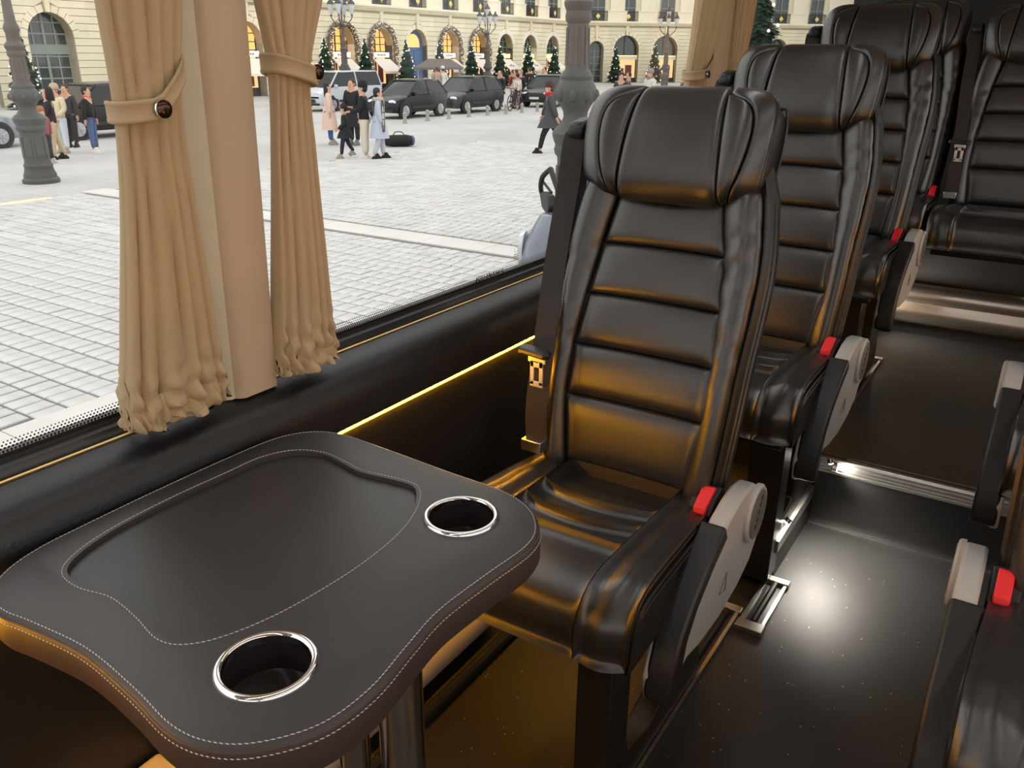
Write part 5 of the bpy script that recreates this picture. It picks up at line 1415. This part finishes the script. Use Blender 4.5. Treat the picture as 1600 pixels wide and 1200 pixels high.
# duffel bag on the ground, market stall, bicycle, scooter
bag = empty('duffel_bag', (-15.95, 18.75, GZ), .8, label='black bag lying on the paving right of the pale blue coat', cat='bag')
MB().ring([[(x*.8, .2*q*math.cos(2*PI*i/14), .16+.16*q*math.sin(2*PI*i/14)) for i in range(14)] for x, q in ((-.5, .6), (-.47, .85), (-.2, 1), (.3, 1), (.47, .8), (.5, .55))]).build('bag_body', cloth('1c1c20'), bag, sharp=60)
MB().tube(catmull([(-.16, 0, .30), (-.09, 0, .39), (.09, 0, .39), (.16, 0, .30)], 5, False), .014, 6).build('handle', cloth('2c2c30'), bag)
MB().ell((.38, 0, .16), (.08, .16, .14), 10, 8).build('side_pocket', cloth('5a6080'), bag)
stl = empty('market_stall', (-34.8, 45.2, GZ), .6, label='small market stall with a grey pyramid canopy behind the parked cars', cat='stall')
MB().add([(-1.5, -1.2, 1.75), (1.5, -1.2, 1.75), (1.5, 1.2, 1.75), (-1.5, 1.2, 1.75), (-.7, -.4, 2.25), (.7, -.4, 2.25), (.7, .4, 2.25), (-.7, .4, 2.25), (-1.5, -1.2, 1.62), (1.5, -1.2, 1.62), (1.5, 1.2, 1.62), (-1.5, 1.2, 1.62)], [(0, 1, 5, 4), (1, 2, 6, 5), (2, 3, 7, 6), (3, 0, 4, 7), (4, 5, 6, 7), (8, 9, 1, 0), (9, 10, 2, 1), (10, 11, 3, 2), (11, 8, 0, 3), (11, 10, 9, 8)]).build('canopy', cloth('6b6560'), stl, smooth=False)
for x in (-1.3, 1.3):
    for y in (-1, 1): MB().tube([(x, y, 0), (x, y, 1.7)], .035, 6).build('post', BOLM, stl)
MB().box(-1.25, 1.25, -.9, .5, 0, .95).build('counter', cloth('3a3430'), stl, bevel=.02)
for k in range(5): MB().box(-1.0+k*.45, -.75+k*.45, -.7, -.4, .95, 1.12+.05*(k % 2)).build('goods', mat('pale_goods', 'e5e0d6', .7), stl, bevel=.02)
bi = empty('bicycle', (-22.6, 35.1, GZ), .2, label='dark bicycle standing right of the black crossover', cat='bicycle')
for y in (-.52, .52):
    wh = MB().tube([(0, y+.34*math.cos(2*PI*k/24), .36+.34*math.sin(2*PI*k/24)) for k in range(24)], .022, 6, closed=True).build('wheel', TYRE, bi)
    sp = MB()
    for k in range(8): sp.tube([(0, y, .36), (0, y+.33*math.cos(PI*k/4), .36+.33*math.sin(PI*k/4))], .006, 4)
    sp.build('spokes', RIM, wh)
fr_ = MB()
for p, q in (((0, -.52, .36), (0, -.38, .95)), ((0, -.40, .85), (0, .05, .32)), ((0, .05, .32), (0, .18, .88)), ((0, -.38, .88), (0, .16, .80)), ((0, .52, .36), (0, .05, .32)), ((0, .52, .36), (0, .16, .80))): fr_.tube([p, q], .022, 6)
fr_.build('frame', IRON, bi)
MB().tube([(-.28, -.34, 1.02), (0, -.38, 1.0), (.28, -.34, 1.02)], .016, 6).build('handlebar', IRON, bi)
MB().ell((0, .19, .92), (.07, .13, .04), 10, 6).build('saddle', TYRE, bi)

# scooter close to the window, seen under the belt of the nearest seat
sco = empty('motor_scooter', (-3.02, 5.40, GZ), -.8, label='grey-blue scooter with hand guard and mirror beside the nearest seat belt', cat='scooter')
SCB = mat('scooter_paint', (.14, .17, .23), .25, coat=.5)
def Lz(z): return z
fr2 = [(0, -.06, .34, .14), (.0, -.16, .62, .20), (.0, -.19, .88, .235), (.0, -.14, 1.10, .21), (.0, -.03, 1.30, .13)]
MB().ring([[(r*math.sin(2*PI*i/16), y-(.16*math.cos(2*PI*i/16) if math.cos(2*PI*i/16) > 0 else .06*math.cos(2*PI*i/16)), z) for i in range(16)] for _, y, z, r in fr2]).build('front_fairing', SCB, sco, sharp=60)
MB().ring([[(-.10+w_*math.cos(2*PI*i/12), -.275+.05*math.cos(2*PI*i/12)*-1, 1.02+h_*math.sin(2*PI*i/12)) for i in range(12)] for w_, h_ in ((.085, .15),)]+[[(-.09+.07*math.cos(2*PI*i/12), -.325+.03*math.cos(2*PI*i/12)*-1, 1.02+.13*math.sin(2*PI*i/12)) for i in range(12)]]).build('headlamp', HEADL, sco)
MB().ring([[(-.24+.03*math.cos(2*PI*i/8), -.10+.10*math.sin(2*PI*i/8), z) for i in range(8)] for z in (.65, .85, 1.05)]).build('side_cowl', TRIMB, sco)
MB().tube(catmull([(-.40, .02, 1.28), (-.2, -.02, 1.25), (0, .02, 1.22), (.2, -.02, 1.25), (.40, .02, 1.28)], 4, False), .018, 8).build('handlebar', TRIMB, sco)
MB().tube([(-.43, .03, 1.285), (-.28, .0, 1.27)], .026, 10).build('grip', TYRE, sco)
MB().tube(catmull([(-.24, -.06, 1.60), (-.33, -.10, 1.53), (-.385, -.10, 1.44), (-.38, -.08, 1.37), (-.27, -.06, 1.31), (-.16, -.04, 1.30)], 5, False), .020, 8).build('hand_guard', TRIMB, sco)
MB().prism([(-.40, 1.40), (-.31, 1.30), (-.14, 1.27), (-.08, 1.34), (-.12, 1.42), (-.26, 1.43)], -.11, -.05, 'y').build('mirror', TRIMB, sco, bevel=.012)
MB().tube([(-.25, -.06, 1.60), (-.10, -.03, 1.45), (-.05, 0, 1.28)], .022, 8).build('mirror_stem', TRIMB, sco)
MB().tube([(-.35, -.09, 1.49), (-.2, -.06, 1.43)], .011, 6).build('lever', TRIMB, sco)
MB().ell((-.22, -.18, .62), (.05, .07, .03), 8, 6).build('indicator', TRIMB, sco)
MB().ring([[(w_*math.cos(2*PI*i/12), y, .55+h_*math.sin(2*PI*i/12)) for i in range(12)] for y, w_, h_ in ((.25, .15, .2), (.6, .2, .25), (1.1, .2, .26), (1.5, .08, .12))]).build('rear_body', SCB, sco, sharp=60)
MB().ell((0, .85, .85), (.16, .42, .08), 12, 8).build('saddle', TYRE, sco)
MB().box(-.14, .14, -.02, .5, .26, .36).build('foot_board', TRIMB, sco, bevel=.02)
for y in (-.25, 1.15):
    wh = MB().lathe([(.15, -.05), (.24, -.06), (.26, -.03), (.26, .03), (.24, .06), (.15, .05)], 24, (0, y, .26), 'x').build('wheel', TYRE, sco)
    MB().lathe([(.15, -.04), (.15, .04), (.03, .05)], 16, (0, y, .26), 'x').build('rim', RIM, wh)
MB().tube([(0, -.25, .26), (0, -.08, .6)], .04, 8).build('fork', TRIMB, sco)
